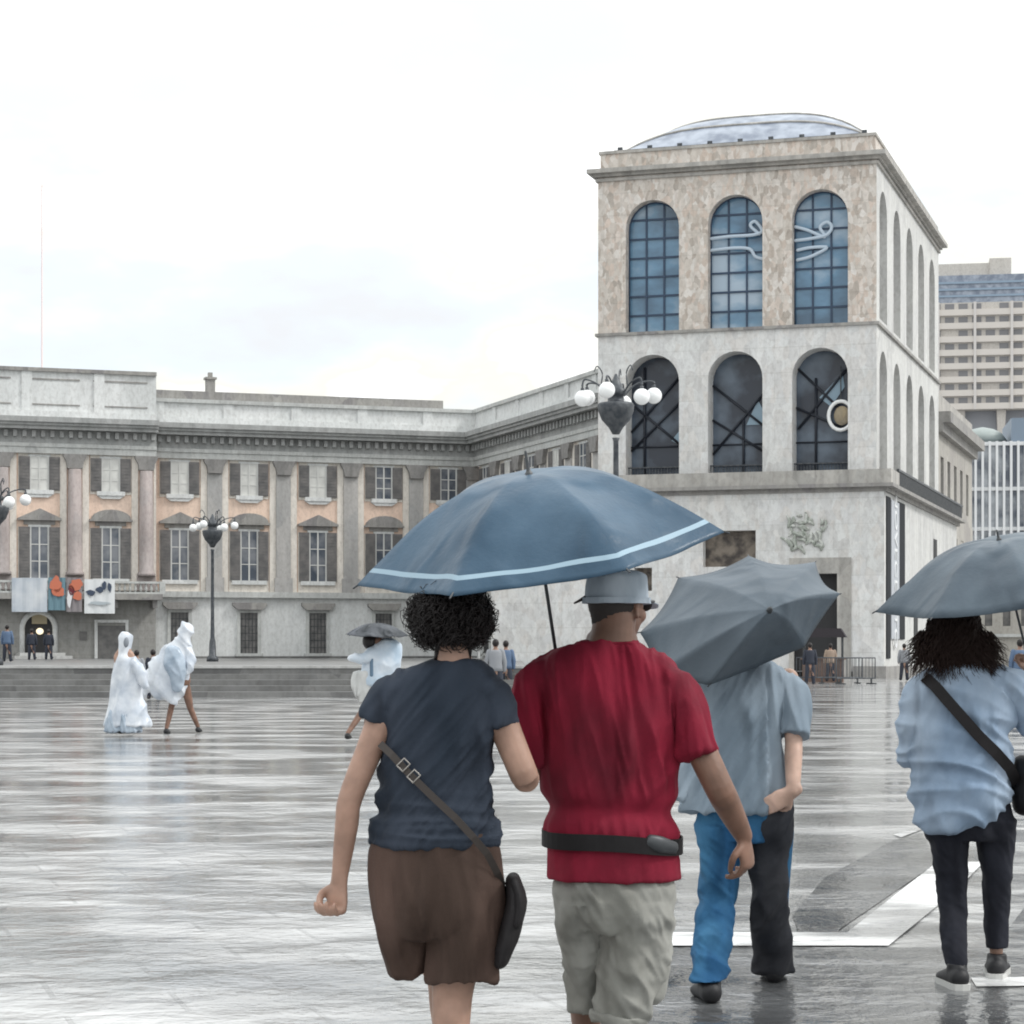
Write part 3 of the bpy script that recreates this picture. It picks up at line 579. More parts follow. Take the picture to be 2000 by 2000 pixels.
# roof and chimney
bm = nb(); prism(bm, [(0.5, 18.4), (11, 18.4), (11, 20.2), (6.5, 20.2), (0.5, 19.3)], -23.4, -2.4); RM = Matrix(((0, 1, 0, 0), (1, 0, 0, 0), (0, 0, 1, 0), (0, 0, 0, 1)))
rf = obj('roof', bm, M_['roofgrey'], PA, RM)
bm = nb(); box(bm, -23.4, -2.4, 0.38, 0.6, 18.86, 19.5); obj('gutter', bm, M_['trim'], rf)
bm = nb(); box(bm, -19.5, -18.9, 1.4, 2.0, 19.4, 20.5); box(bm, -19.6, -18.8, 1.3, 2.1, 20.5, 20.65); box(bm, -19.35, -19.05, 1.55, 1.85, 20.65, 21.0); obj('chimney', bm, M_['trim'], rf)
bm = nb(); box(bm, -52, 0.0, 12, 12.4, 0.85, 18.4); box(bm, -52, 0, 0.61, 11.99, 18.3, 18.39); box(bm, -52, -51.6, -0.3, 11.99, 0.85, 18.3); obj('back_wall', bm, M_['pallight'], PA)
# wing towards the museum
WM = Matrix(((0, -1, 0, 0), (1, 0, 0, 0), (0, 0, 1, 0), (0, 0, 0, 1))).inverted()   # local x -> -y (towards viewer)
WM = Matrix(((0, 1, 0, 0.0), (-1, 0, 0, 0), (0, 0, 1, 0), (0, 0, 0, 1)))
# in wing frame: x runs towards the viewer (x>0), y into the wing (+x of the palace)
wl = 27
strip_wall(WM, 0.7, wl, 0, [4.9, 9.75, 14.6, 19.4, 24.3]); surround(WM, [2.5, 7.3, 12.2, 17.0, 21.9], 0)
bm = nb(); box(bm, 0.7, wl, 0, 0.6, 0.85, 5.1); obj('ground_wall', bm, M_['pallight'], PA, WM)
bm = nb(); box(bm, 0.4, wl, -0.35, 0, 5.1, 5.5); obj('string_course', bm, M_['palgrey'], PA, WM)
for i, x in enumerate([2.5, 7.3, 12.2, 17.0, 21.9]): pal_window(WM, x, 'tri' if i % 2 else 'seg', False); pal_window(WM, x, '', True, blindm=M_['blind'] if i % 2 else None); gwindow(WM, x)
for x in [4.9, 9.75, 14.6, 19.4, 24.3]: pilaster(WM, x)
entab(Matrix.Translation((0, 0, 0.004)) @ WM, -0.5, wl)
bm = nb(); box(bm, 0.61, wl, 11, 11.4, 0.85, 18); box(bm, 0.61, wl, 0.61, 10.99, 17.9, 18.0); obj('back_wall', bm, M_['pallight'], PA, WM)
bm = nb(); box(bm, wl + 0.01, wl + 0.3, 0.61, 10.99, 0, 17.0); obj('end_wall', bm, M_['pallight'], PA, WM)
# banners hung on the balcony
PMx = Matrix.Translation(PA.location) @ Matrix.Rotation(R(19.2), 4, 'Z')
def banner(x0, x1, z0, z1, m, label, extra=None):
    bm = nb(); n = 10; g = []
    for i in range(n + 1):
        x = x0 + (x1 - x0) * i / n
        g.append([bm.verts.new((x, yc - 1.55 - 0.04 * math.sin(i * 1.7), z)) for z in (z0, (z0 + z1) / 2, z1)])
    for i in range(n):
        for j in range(2): bm.faces.new((g[i][j], g[i+1][j], g[i+1][j+1], g[i][j+1]))
    o = obj('banner', bm, m, None); o.modifiers.new('s', 'SOLIDIFY').thickness = 0.03
    o.matrix_world = PMx; tag(o, label, 'banner', 'exhibition banners on the palace balcony')
    if extra: extra(o)
bma = mat('pale_grey_banner', (0.55, 0.58, 0.6), 0.6); vary(bma, (0.42, 0.47, 0.53), (0.66, 0.68, 0.7), 0.4, lo=0.4, hi=0.6)
banner(-33.4, -31.05, 3.98, 6.25, bma, 'pale grey banner at the left end of the balcony row')
def blobs(specs):
    def f(o):
        for nm, m, items in specs:
            bm = nb()
            for (cx, cz, rx, rz) in items: prism(bm, [(cx + rx * math.cos(a) * (1 + 0.5 * noise.noise(V((a * 1.3, cx * 5, cz)))), cz + rz * math.sin(a) * (1 + 0.6 * noise.noise(V((cx * 3, a * 1.3, cz * 4))))) for a in [2 * math.pi * k / 16 for k in range(16)]], yc - 1.64, yc - 1.61)
            obj(nm, bm, m, o)
    return f
mo = mat('orange_print', (0.55, 0.17, 0.10), 0.6); mr = mat('dark_red_print', (0.14, 0.02, 0.03), 0.6); mw = mat('white_print', (0.7, 0.7, 0.72), 0.6); mn = mat('navy_print', (0.05, 0.07, 0.11), 0.6); mgy = mat('grey_brown_print', (0.25, 0.23, 0.24), 0.6)
banner(-31.0, -29.85, 4.1, 6.3, mat('teal_banner', (0.14, 0.24, 0.29), 0.6), 'banner with orange top over teal beside the pale grey one', blobs([('print', mo, [(-30.5, 5.8, 0.45, 0.5), (-30.3, 5.3, 0.4, 0.3)])]))
banner(-29.8, -28.75, 4.0, 6.3, mgy, 'orange and grey banner next to the white one', blobs([('print', mo, [(-29.2, 5.8, 0.42, 0.42), (-29.1, 5.1, 0.3, 0.3)]), ('print', mr, [(-29.5, 5.5, 0.22, 0.35)]), ('print', mw, [(-29.6, 4.9, 0.16, 0.5)])]))
banner(-28.6, -26.55, 3.9, 6.2, mat('white_banner', (0.7, 0.72, 0.73), 0.6), 'white banner with dark blue blots at the right end of the row', blobs([('print', mn, [(-28.2, 5.3, 0.3, 0.16), (-27.6, 5.5, 0.26, 0.2), (-27.3, 5.8, 0.16, 0.3), (-26.9, 5.7, 0.13, 0.32)]), ('print', mat('grey_print', (0.42, 0.47, 0.5), 0.6), [(-27.6, 4.6, 0.7, 0.12)])]))
# mast far behind
bm = nb(); tube(bm, [(V((0, 0, 0)), 0.16), (V((0, 0, 50)), 0.08)], seg=8, sub=1); mast = obj('mast', bm, mat('pale_mast_paint', (0.78, 0.68, 0.68), 0.5))
bm = nb(); box(bm, -0.6, 0.6, -0.6, 0.6, 0, 0.8); obj('mast_foot', bm, M_['step'], mast)
mast.location = ((82 - 1000) / F * 230, 230, 0); tag(mast, 'thin pale mast rising behind the palace roof', 'mast')

# ------------------------------------------------------------------ buildings at the right
# palace wing continuing behind the museum, on the street side
SB = empty('street_side_building', (712 / F * 111, 111, 0), R(-17.66)); tag(SB, 'grey brown stone building continuing behind the museum along the street', 'building')
bm = nb(); arch_wall(bm, 33, 55, 0, 16.2, [(36 + k * 3.9, 1.7, 11.2, 14.2, False) for k in range(5)], 0.4); box(bm, 33.2, 54.8, 0.4, 0.6, 0, 16.2)
sbm = stone('street_brown_stone', [(0.40, 0.38, 0.35), (0.46, 0.44, 0.40), (0.36, 0.34, 0.32)], 0.6, stain=0.4)
SDx = Matrix.Translation((-0.9, 0, 0)) @ SD
obj('wall', bm, sbm, SB, SDx)
bm = nb(); arch_wall(bm, 33, 55, 0, 10.4, [(36 + k * 3.9, 1.7, 6.2, 9.2, False) for k in range(5)], 0.4, y=-0.05); obj('lower_wall', bm, sbm, SB, SDx)
bm = nb(); box(bm, 33, 55.2, -0.9, 0.6, 16.2, 16.9); box(bm, 33, 55.2, -0.4, 0.6, 15.6, 16.2); obj('cornice', bm, M_['trim'], SB, SDx)
bm = nb(); box(bm, 33, 55, 0.0, 12, 16.9, 18.2); box(bm, 54.7, 55, 0.61, 12, 0, 16.2); obj('attic', bm, M_['cornice'], SB, SDx)
bm = nb()
for k in range(5):
    for z in (6.2, 11.2): box(bm, 36 + k * 3.9 - 0.84, 36 + k * 3.9 + 0.84, 0.36, 0.39, z, z + 3)
obj('window', bm, M_['pane'], SB, SDx)
# tower block far behind
TB = empty('tower_block', W(1920, 1270, 330) - V((0, 0, CAMH)), R(-10)); tag(TB, 'tall beige office tower with rows of windows and a set-back blue roof', 'building')
s = 330 / F; tw = stone('tower_beige', [(0.52, 0.49, 0.46), (0.58, 0.55, 0.51)], 0.2, stain=0.2)
bm = nb(); box(bm, -12, 16, 0, 20, (1270 - 800) * s + CAMH, (1270 - 590) * s + CAMH); obj('wall', bm, tw, TB)
zt = (1270 - 590) * s + CAMH; zb = (1270 - 800) * s + CAMH
bm = nb(); bb = nb(); cc = nb()
for i in range(8):
    z = zb + 0.6 + i * (zt - zb) / 8
    box(bb, -12.2, 16.2, -0.5, 0.02, z - 0.55, z + 0.35)
    for k in range(14):
        if (k * 7 + i * 3) % 9 == 0: continue
        box(bm, -11.6 + k * 2, -11.6 + k * 2 + 1.35, -0.06, -0.01, z + 0.4, z + 1.25)
obj('window', bm, mat('tower_window', (0.2, 0.2, 0.21), 0.3), TB); tag(TB.children[-1], kind='stuff'); obj('spandrel', bb, mat('tower_band', (0.62, 0.58, 0.54), 0.7), TB)
for k in range(6): box(cc, -12.2 + k * 5.4, -11.8 + k * 5.4, -0.7, -0.51, zb, zt)
obj('fin', cc, mat('tower_fin', (0.6, 0.57, 0.55), 0.7), TB)
bm = nb(); prism(bm, [(-12.2, zt + 0.0), (16.2, zt + 0.0), (10.5, zt + 4.2), (-11.5, zt + 4.2)], 0.5, 19); obj('sloped_roof', bm, M_['roof'], TB)
bm = nb()
for z in (0.9, 1.9, 2.9): box(bm, -12.0, 15 - z * 1.3, 0.3, 0.48, zt + z, zt + z + 0.3)
obj('roof_bar', bm, mat('roof_bar_blue', (0.25, 0.33, 0.42), 0.4), TB)
bm = nb(); box(bm, -11, 3, 2, 14, zt + 4.2, zt + 6.2); box(bm, 1.0, 4.2, 1.5, 14, zt + 4.21, zt + 6.8); obj('penthouse', bm, tw, TB)
bm = nb(); box(bm, -12, 16, 2, 18, 0, zb - 0.02)
obj('lower_wall', bm, mat('tower_shaft', (0.30, 0.31, 0.34), 0.7), TB)
bm = nb()
for k in range(5): prism(bm, [(-10 + k * 6, zb - 0.01), (-8.6 + k * 6, zb - 0.01), (-9.1 + k * 6, zb - 9), (-9.6 + k * 6, zb - 9)], 0.4, 1.9)
obj('raking_column', bm, tw, TB)
# white ribbed modern building with a small dome
MB = empty('white_building', W(1960, 1270, 215) - V((0, 0, CAMH)), R(-8)); tag(MB, 'white modern building with thin vertical ribs at the right edge', 'building')
bm = nb(); box(bm, -3.4, 14, 0, 16, 0, 21.6); obj('wall', bm, mat('blue_grey_glazing', (0.22, 0.26, 0.31), 0.25, 0.5), MB)
vary(MB.children[-1].data.materials[0], (0.14, 0.16, 0.2), (0.6, 0.63, 0.66), 0.35, lo=0.4, hi=0.6)
bm = nb()
for k in range(26): box(bm, -3.5 + k * 0.68, -3.27 + k * 0.68, -0.6, -0.01, 0, 21.8)
for z in (5.5, 9.3, 13.1, 17, 21.4): box(bm, -3.5, 14, -0.35, -0.012, z, z + 0.35)
obj('rib', bm, M_['white'], MB)
bm = nb(); lathe(bm, [(2.3, 21.6), (2.3, 22.3), (2.5, 22.4), (1.9, 23.2), (1.1, 23.6), (0.2, 23.8)], (-1.6, 6, 0), 20); obj('dome', bm, mat('green_grey_dome', (0.3, 0.34, 0.33), 0.5), MB)
bm = nb(); box(bm, 1, 14, 3, 14, 21.6, 24.4); obj('roof_house', bm, mat('roof_house_blue', (0.2, 0.25, 0.31), 0.5), MB)
# low stone building nearer the street
LB = empty('low_stone_building', W(1960, 1270, 180) - V((0, 0, CAMH)), R(-12)); tag(LB, 'low brown grey stone building seen under the right umbrella', 'building')
bm = nb(); arch_wall(bm, -2.2, 10, 0, 9.0, [(-1.2 + k * 1.45, 0.6, 3.4, 5.4, False) for k in range(8)], 0.25); box(bm, -2.2, 10, 0.25, 8, 0, 9); obj('wall', bm, sbm, LB)
bm = nb(); box(bm, -2.3, 10, -0.3, -0.01, 6.0, 6.3); box(bm, -2.3, 10, -0.3, -0.01, 2.5, 2.75); box(bm, -2.4, 10, -0.5, 0, 9.0, 9.3); obj('string_course', bm, M_['palgrey'], LB)
bm = nb()
for k in range(8): box(bm, -1.5 + k * 1.45, -0.9 + k * 1.45, 0.2, 0.24, 3.4, 5.4)
obj('window', bm, M_['gwin'], LB)

# ------------------------------------------------------------------ street lamps
def lamp(x, y, zb, H, label, n=6, gr=0.23):
    r = empty('street_lamp', (x, y, zb)); tag(r, label, 'street lamp', 'many-globed iron street lamps')
    bm = nb(); lathe(bm, [(0.3, 0), (0.3, 0.2), (0.19, 0.3), (0.16, 1.0), (0.11, 1.2), (0.09, 2.2), (0.075, H - 2.0), (0.11, H - 1.9)], seg=16); obj('pole', bm, M_['lampmetal'], r)
    bm = nb(); lathe(bm, [(0.10, H - 1.8), (0.2, H - 1.62), (0.40, H - 1.4), (0.5, H - 1.15), (0.52, H - 0.98), (0.48, H - 0.92), (0.24, H - 0.9), (0.22, H - 0.72), (0.3, H - 0.68), (0.3, H - 0.56), (0.2, H - 0.5), (0.14, H - 0.35), (0.03, H - 0.1)], seg=22); obj('bowl', bm, M_['lampmetal'], r)
    for k in range(n):
        a = 2 * math.pi * k / n + 0.25; d = V((math.cos(a), math.sin(a), 0)); hi = 0.0 if k % 2 else 0.14; ro = 1.12 if k % 2 == 0 else 0.98
        bm = nb(); z0 = H - 0.7
        tube(bm, [(d * 0.25 + V((0, 0, z0)), 0.03), (d * 0.55 + V((0, 0, z0 + 0.3)), 0.025), (d * 0.9 + V((0, 0, z0 + 0.42)), 0.025), (d * ro + V((0, 0, z0 + 0.26 + hi)), 0.03), (d * ro + V((0, 0, z0 + 0.12 + hi)), 0.06)], ref=V((0, 0, 1)), seg=8, sub=4)
        if k % 2: tube(bm, [(d * 0.45 + V((0, 0, z0 + 0.22)), 0.02), (d * 0.4 + V((0, 0, z0 + 0.6)), 0.02), (d * 0.55 + V((0, 0, z0 + 0.8)), 0.018), (d * 0.64 + V((0, 0, z0 + 0.65)), 0.014)], ref=V((0, 0, 1)), seg=6, sub=4)
        ar = obj('arm', bm, M_['lampmetal'], r)
        bm = nb(); ball(bm, d * ro + V((0, 0, z0 - 0.12 + hi)), gr, seg=20); obj('globe', bm, M_['globe'], ar)
p = W(1203, 1270, 62); lamp(p.x, 62, 0, 9.3, 'large iron street lamp with white globes in front of the museum left arch')
p = W(415, 1270, 112); lamp(p.x, 112, 0.85, 7.6, 'tall thin street lamp with white globes in front of the palace pilasters', 6, 0.2)
p = W(-9, 1270, 84); lamp(p.x, 84, 0.85, 7.0, 'street lamp with white globes cut by the left edge of the photo', 6, 0.22)

# ------------------------------------------------------------------ barriers and stall by the museum door
def barrier(x, y, rz, label):
    r = empty('barrier', (x, y, 0), rz); tag(r, label, 'barrier', 'metal crowd barriers by the museum door')
    bm = nb(); tube(bm, [(V((-1, 0, 0.25)), 0.03), (V((-1, 0, 1.1)), 0.03), (V((1, 0, 1.1)), 0.03), (V((1, 0, 0.25)), 0.03)], ref=V((0, 1, 0)), seg=6, sub=1); tube(bm, [(V((-1, 0, 0.25)), 0.03), (V((1, 0, 0.25)), 0.03)], ref=V((0, 1, 0)), seg=6, sub=1)
    obj('rail_frame', bm, M_['lampmetal'], r)
    bm = nb()
    for k in range(11): tube(bm, [(V((-0.85 + k * 0.17, 0, 0.25)), 0.014), (V((-0.85 + k * 0.17, 0, 1.1)), 0.014)], seg=4, sub=1)
    obj('bars', bm, M_['lampmetal'], r)
    for s in (-0.8, 0.8): bm = nb(); box(bm, s - 0.04, s + 0.04, -0.3, 0.3, 0, 0.05); box(bm, s - 0.03, s + 0.03, -0.03, 0.03, 0.05, 0.25); obj('foot', bm, M_['metal'], r)
for i, (px, Y, rz, lb) in enumerate([(1672, 92, 0.5, 'dark metal barrier at the right end beside the museum pier'), (1640, 94, 0.2, 'dark metal barrier second from the museum pier'), (1600, 95, 0.1, 'dark metal barrier in front of the museum doorway')]):
    barrier((px - 1000) / F * Y, Y, rz, lb)
ST = empty('stall', ((1608 - 1000) / F * 99, 99, 0), -0.2); tag(ST, 'small brown kiosk counter with a dark canopy at the museum doorway', 'stall')
bm = nb(); box(bm, -0.9, 0.9, -0.5, 0.5, 0, 1.0); box(bm, -0.98, 0.98, -0.58, 0.58, 1.0, 1.08); obj('counter', bm, mat('brown_wood', (0.14, 0.09, 0.07), 0.6), ST)
bm = nb()
for a in (-0.85, 0.85):
    for b in (-0.45, 0.45): tube(bm, [(V((a, b, 1.05)), 0.03), (V((a, b, 2.0)), 0.03)], seg=6, sub=1)
obj('post', bm, M_['metal'], ST)
bm = nb(); prism(bm, [(-1.05, 2.0), (1.05, 2.0), (0.8, 2.4), (-0.8, 2.4)], -0.6, 0.6); obj('canopy', bm, mat('dark_canvas', (0.035, 0.03, 0.035), 0.8), ST)

# ------------------------------------------------------------------ people: materials
def cloth(name, c1, c2, scale=6, bump=0.004, bscale=28, rough=0.85, stretch=(1, 1, 0.45), crease=1.0):
    m = mat(name, c1, rough, 0.2); vary(m, c1, c2, scale, 6, 0.36, 0.64, stretch)
    nt = m.node_tree; A = nt.nodes; K = nt.links; b = A['Principled BSDF']; t = A.new('ShaderNodeTexCoord'); last = None
    for sc, st, dist, an in ((4.5, (1, 1, 0.4), 0.13 * crease, 0.5), (8, (1, 1, 0.45), 0.075 * crease, -0.6), (60, (1, 1, 1), 0.0015, 0)):
        mp = A.new('ShaderNodeMapping'); mp.inputs['Scale'].default_value = st; mp.inputs['Rotation'].default_value = (0, an, 0.3); K.new(t.outputs['Object'], mp.inputs[0])
        n = A.new('ShaderNodeTexNoise'); n.inputs['Scale'].default_value = sc; n.inputs['Detail'].default_value = 2.5; n.inputs['Distortion'].default_value = 0.3
        if sc < 50: n.noise_type = 'RIDGED_MULTIFRACTAL'; n.inputs['Detail'].default_value = 1.2
        K.new(mp.outputs[0], n.inputs[0]); bp = A.new('ShaderNodeBump'); bp.inputs['Strength'].default_value = 0.8; bp.inputs['Distance'].default_value = dist
        K.new(n.outputs[0], bp.inputs['Height'])
        if last: K.new(last.outputs[0], bp.inputs['Normal'])
        last = bp
    K.new(last.outputs[0], b.inputs['Normal'])
    return m
def skin(name, c):
    m = mat(name, c, 0.5, 0.4); vary(m, (c[0] * 0.72, c[1] * 0.68, c[2] * 0.66), (c[0] * 1.18, c[1] * 1.12, c[2] * 1.1), 9, 7, bump=0.0008, bscale=90)
    b = m.node_tree.nodes['Principled BSDF']; b.inputs['Subsurface Weight'].default_value = 0.08; b.inputs['Subsurface Radius'].default_value = (0.02, 0.008, 0.004)
    return m
M_['skin_w'] = skin('fair_skin', (0.36, 0.235, 0.18))
M_['skin_m'] = skin('tanned_skin', (0.20, 0.118, 0.085))
M_['skin_j'] = skin('light_skin', (0.52, 0.37, 0.30))
M_['hair'] = mat('dark_brown_hair', (0.012, 0.009, 0.009), 0.45, 0.35)
M_['hair2'] = mat('brown_hair', (0.028, 0.016, 0.013), 0.6, 0.25)
M_['stubble'] = mat('cropped_grey_hair', (0.035, 0.03, 0.028), 0.8)
M_['shoeblack'] = mat('black_shoe', (0.012, 0.012, 0.014), 0.55, 0.4)
M_['sole'] = mat('white_sole', (0.55, 0.55, 0.53), 0.6)
M_['strap'] = mat('brown_black_strap', (0.045, 0.037, 0.033), 0.6)
M_['bagleather'] = mat('black_bag_leather', (0.012, 0.011, 0.012), 0.65, 0.25); vary(M_['bagleather'], (0.009, 0.008, 0.009), (0.02, 0.018, 0.019), 5, bump=0.004, bscale=14)
M_['buckle'] = mat('worn_buckle_metal', (0.35, 0.33, 0.31), 0.35, 0.5, 0.8)
def nz3(c, sx, sy, sz, o=0.0): return noise.noise(V((c.x * sx + o, c.y * sy + o, c.z * sz + o)))
def folds(a=0.008, ang=0.0, f=9.0, st=2.0, o=0.0, z0=None, z1=None, fine=0.35):
    """soft creases running along a slanted direction (ang: x shift per metre of height)"""
    def d(c, n):
        u = c.x + ang * c.z
        wv = V((u * f + o, c.y * f * 0.6 + o, c.z * st + o)); t = noise.noise(wv)
        r = (1 - abs(t) * 2.4); t2 = 1 - 2.6 * abs(noise.noise(V((u * f * 2.6 + 7 + o, c.y * f, c.z * st * 2.4)))) + 0.5 * noise.noise(V((u * f * 5, c.y * f * 3, c.z * st * 5 + o)))
        k = 1.0
        if z0 is not None: k = 0.35 + 0.65 * min(1, max(0, (z1 - c.z) / (z1 - z0)))
        return k * a * (0.9 * max(-0.6, r) * 0.8 + fine * t2 - 0.25)
    return d
def hfolds(a=0.006, f=16, o=0.0):
    def d(c, n): return a * (1 - 2.2 * abs(noise.noise(V((c.x * 3 + o, c.y * 3, c.z * f + c.x * 4)))))
    return d

def hand(bm, wrist, d, palm, side, curl=0.9, s=1.0, thumb_in=0.5):
    """d: direction wrist->fingers, palm: palm normal, side: +1 thumb on d x palm side"""
    d = d.normalized(); palm = (palm - d * palm.dot(d)).normalized(); acr = d.cross(palm).normalized() * side
    k = wrist + d * 0.085 * s
    tube(bm, [(wrist - d * 0.02 * s, 0.027 * s, 0.02 * s), (wrist + d * 0.02 * s, 0.031 * s, 0.018 * s), (wrist + d * 0.055 * s, 0.04 * s, 0.016 * s), (k, 0.039 * s, 0.014 * s)], ref=acr, seg=14, sub=3)
    for i, (off, ln) in enumerate([(0.029, 0.074), (0.0095, 0.083), (-0.0105, 0.077), (-0.029, 0.062)]):
        p = k + acr * off * s - d * 0.008 * s; a = 0.15; pts = [(p, 0.0095 * s)]
        for j, fr in enumerate((0.45, 0.31, 0.24)):
            a += curl * (0.75, 1.0, 0.65)[j] * (1 + 0.06 * i)
            p = p + (d * math.cos(a) + palm * math.sin(a)) * ln * fr * s; pts.append((p, (0.0088, 0.008, 0.0068)[j] * s))
        tube(bm, pts, ref=acr, seg=10, sub=2)
    b = wrist + d * 0.025 * s + acr * 0.026 * s
    p1 = b + (d * 0.6 + acr * 0.75 + palm * 0.35).normalized() * 0.036 * s
    p2 = p1 + (d * 0.85 + acr * (0.35 - thumb_in) + palm * 0.55).normalized() * 0.031 * s
    p3 = p2 + (d * 0.8 - acr * thumb_in + palm * 0.5).normalized() * 0.026 * s
    tube(bm, [(b - acr * 0.01 * s, 0.014 * s), (p1, 0.0115 * s), (p2, 0.0105 * s), (p3, 0.0085 * s)], ref=palm, seg=10, sub=2)

def head(bm, c, yaw=0.0, pitch=0.0, s=1.0):
    """c: centre of the head, faces +y turned by yaw (positive to the right)"""
    Rm = Matrix.Rotation(-yaw, 3, 'Z') @ Matrix.Rotation(-pitch, 3, 'X')
    T = lambda x, y, z: c + Rm @ (V((x, y, z)) * s)
    ball(bm, T(0, -0.012, 0.022), 0.076 * s, 0.096 * s, 0.088 * s, 22, Rm)
    ball(bm, T(0, 0.022, -0.03), 0.060 * s, 0.068 * s, 0.078 * s, 20, Rm)
    ball(bm, T(0, 0.052, -0.078), 0.036 * s, 0.034 * s, 0.028 * s, 14, Rm)          # chin
    for sx in (-1, 1):
        ball(bm, T(sx * 0.04, 0.058, -0.02), 0.024 * s, 0.026 * s, 0.026 * s, 12, Rm)  # cheek
        ball(bm, T(sx * 0.032, 0.079, 0.028), 0.026 * s, 0.012 * s, 0.008 * s, 12, Rm)  # brow
        ball(bm, T(sx * 0.03, 0.076, 0.009), 0.013 * s, 0.010 * s, 0.009 * s, 12, Rm)   # eyelid
        # ear: rim with a hollow
        ec = T(sx * 0.077, -0.008, -0.005)
        ear = [(ec + Rm @ (V((sx * 0.006, 0.016 * math.cos(a) * (1 - 0.25 * math.sin(a)) , 0.031 * math.sin(a))) * s), 0.0055 * s) for a in [R(250) - 2 * math.pi * k / 12 * 0.86 for k in range(13)]]
        tube(bm, ear, ref=V((0, 0, 1)), seg=8, sub=2); ball(bm, ec, 0.008 * s, 0.014 * s, 0.026 * s, 10, Rm)
    tube(bm, [(T(0, 0.082, 0.022), 0.008 * s), (T(0, 0.098, -0.004), 0.009 * s), (T(0, 0.108, -0.022), 0.0125 * s)], ref=V((1, 0, 0)), seg=10, sub=2)
    for sx in (-1, 1): ball(bm, T(sx * 0.012, 0.095, -0.025), 0.009 * s, 0.01 * s, 0.008 * s, 10, Rm)
    tube(bm, [(T(-0.024, 0.083, -0.052), 0.004 * s), (T(0, 0.092, -0.048), 0.0065 * s), (T(0.024, 0.083, -0.052), 0.004 * s)], ref=V((0, 0, 1)), seg=8, sub=2)
    tube(bm, [(T(-0.02, 0.082, -0.059), 0.004 * s), (T(0, 0.091, -0.061), 0.0075 * s), (T(0.02, 0.082, -0.059), 0.004 * s)], ref=V((0, 0, 1)), seg=8, sub=2)
    return Rm
def eyes(parent, c, yaw, pitch, s=1.0):
    Rm = Matrix.Rotation(-yaw, 3, 'Z') @ Matrix.Rotation(-pitch, 3, 'X')
    for sx in (-1, 1):
        bm = nb(); ball(bm, c + Rm @ (V((sx * 0.031, 0.0755, 0.009)) * s), 0.0115 * s, 0.012 * s, 0.0085 * s, 14, Rm); e_ = obj('eye', bm, M_['globe'], parent)
        bm = nb(); ball(bm, c + Rm @ (V((sx * 0.031, 0.0865, 0.009)) * s), 0.0055 * s, 0.003 * s, 0.0055 * s, 10, Rm); obj('iris', bm, M_['hair2'], e_)
def limb(bm, a, b, c, r, ref=V((0, 1, 0)), seg=16):
    """three-joint limb with calf/forearm swell. r = (top, mid-upper, joint, swell, end)"""
    tube(bm, [(a, r[0]), (a.lerp(b, 0.5), r[1]), (b, r[2]), (b.lerp(c, 0.3), r[3]), (b.lerp(c, 0.7), (r[3] + r[4]) / 2), (c, r[4])], ref=ref, seg=seg, sub=4)
def foot(bm, ankle, yaw=0.0, s=1.0, pitch=0.0, shoe=False):
    g = 0.012 if shoe else 0.0
    Rm = Matrix.Rotation(-yaw, 3, 'Z') @ Matrix.Rotation(pitch, 3, 'X')
    T = lambda x, y, z: ankle + Rm @ (V((x, y, z)) * s)
    tube(bm, [(T(0, -0.055, -0.045), 0.030 * s + g, 0.032 * s + g), (T(0, -0.01, -0.04), 0.034 * s + g, 0.038 * s + g), (T(0, 0.06, -0.052), 0.038 * s + g, 0.028 * s + g), (T(0, 0.12, -0.062), 0.045 * s + g, 0.019 * s + g), (T(0, 0.165, -0.066), 0.038 * s + g, 0.014 * s + g)], ref=V((1, 0, 0)), seg=16, sub=3)
    if not shoe: tube(bm, [(T(0, 0.002, 0.012), 0.028 * s), (T(0, -0.005, -0.03), 0.034 * s)], seg=12, sub=1)
def shoe_obj(parent, ankle, yaw=0.0, s=1.0, m='shoeblack', sole=True, pitch=0.0):
    bm = nb(); foot(bm, ankle, yaw, s, pitch, True); tube(bm, [(ankle + V((0, -0.01, -0.03)), 0.045 * s), (ankle + V((0, -0.012, 0.012)), 0.043 * s)], seg=14, sub=1, caps='flat')
    o = fuse('shoe', bm, M_[m], parent, 0.007, 3)
    if sole:
        Rm = Matrix.Rotation(-yaw, 3, 'Z') @ Matrix.Rotation(pitch, 3, 'X'); bm = nb()
        pr = [(-0.105, 0.0), (-0.1, 0.03), (-0.06, 0.044), (0.03, 0.047), (0.11, 0.058), (0.17, 0.05), (0.195, 0.02), (0.2, 0.0)]
        pts = [(x, y) for y, x in pr] + [(-x, y) for y, x in reversed(pr[1:-1])]
        up = [bm.verts.new(ankle + Rm @ (V((x, y, -0.066)) * s)) for x, y in pts]; dn = [bm.verts.new(ankle + Rm @ (V((x, y, -0.094)) * s)) for x, y in pts]
        bm.faces.new(up); bm.faces.new(list(reversed(dn))); n = len(pts)
        for i in range(n): bm.faces.new((up[i], dn[i], dn[(i+1) % n], up[(i+1) % n]))
        obj('sole', bm, M_['sole'], o)
    return o
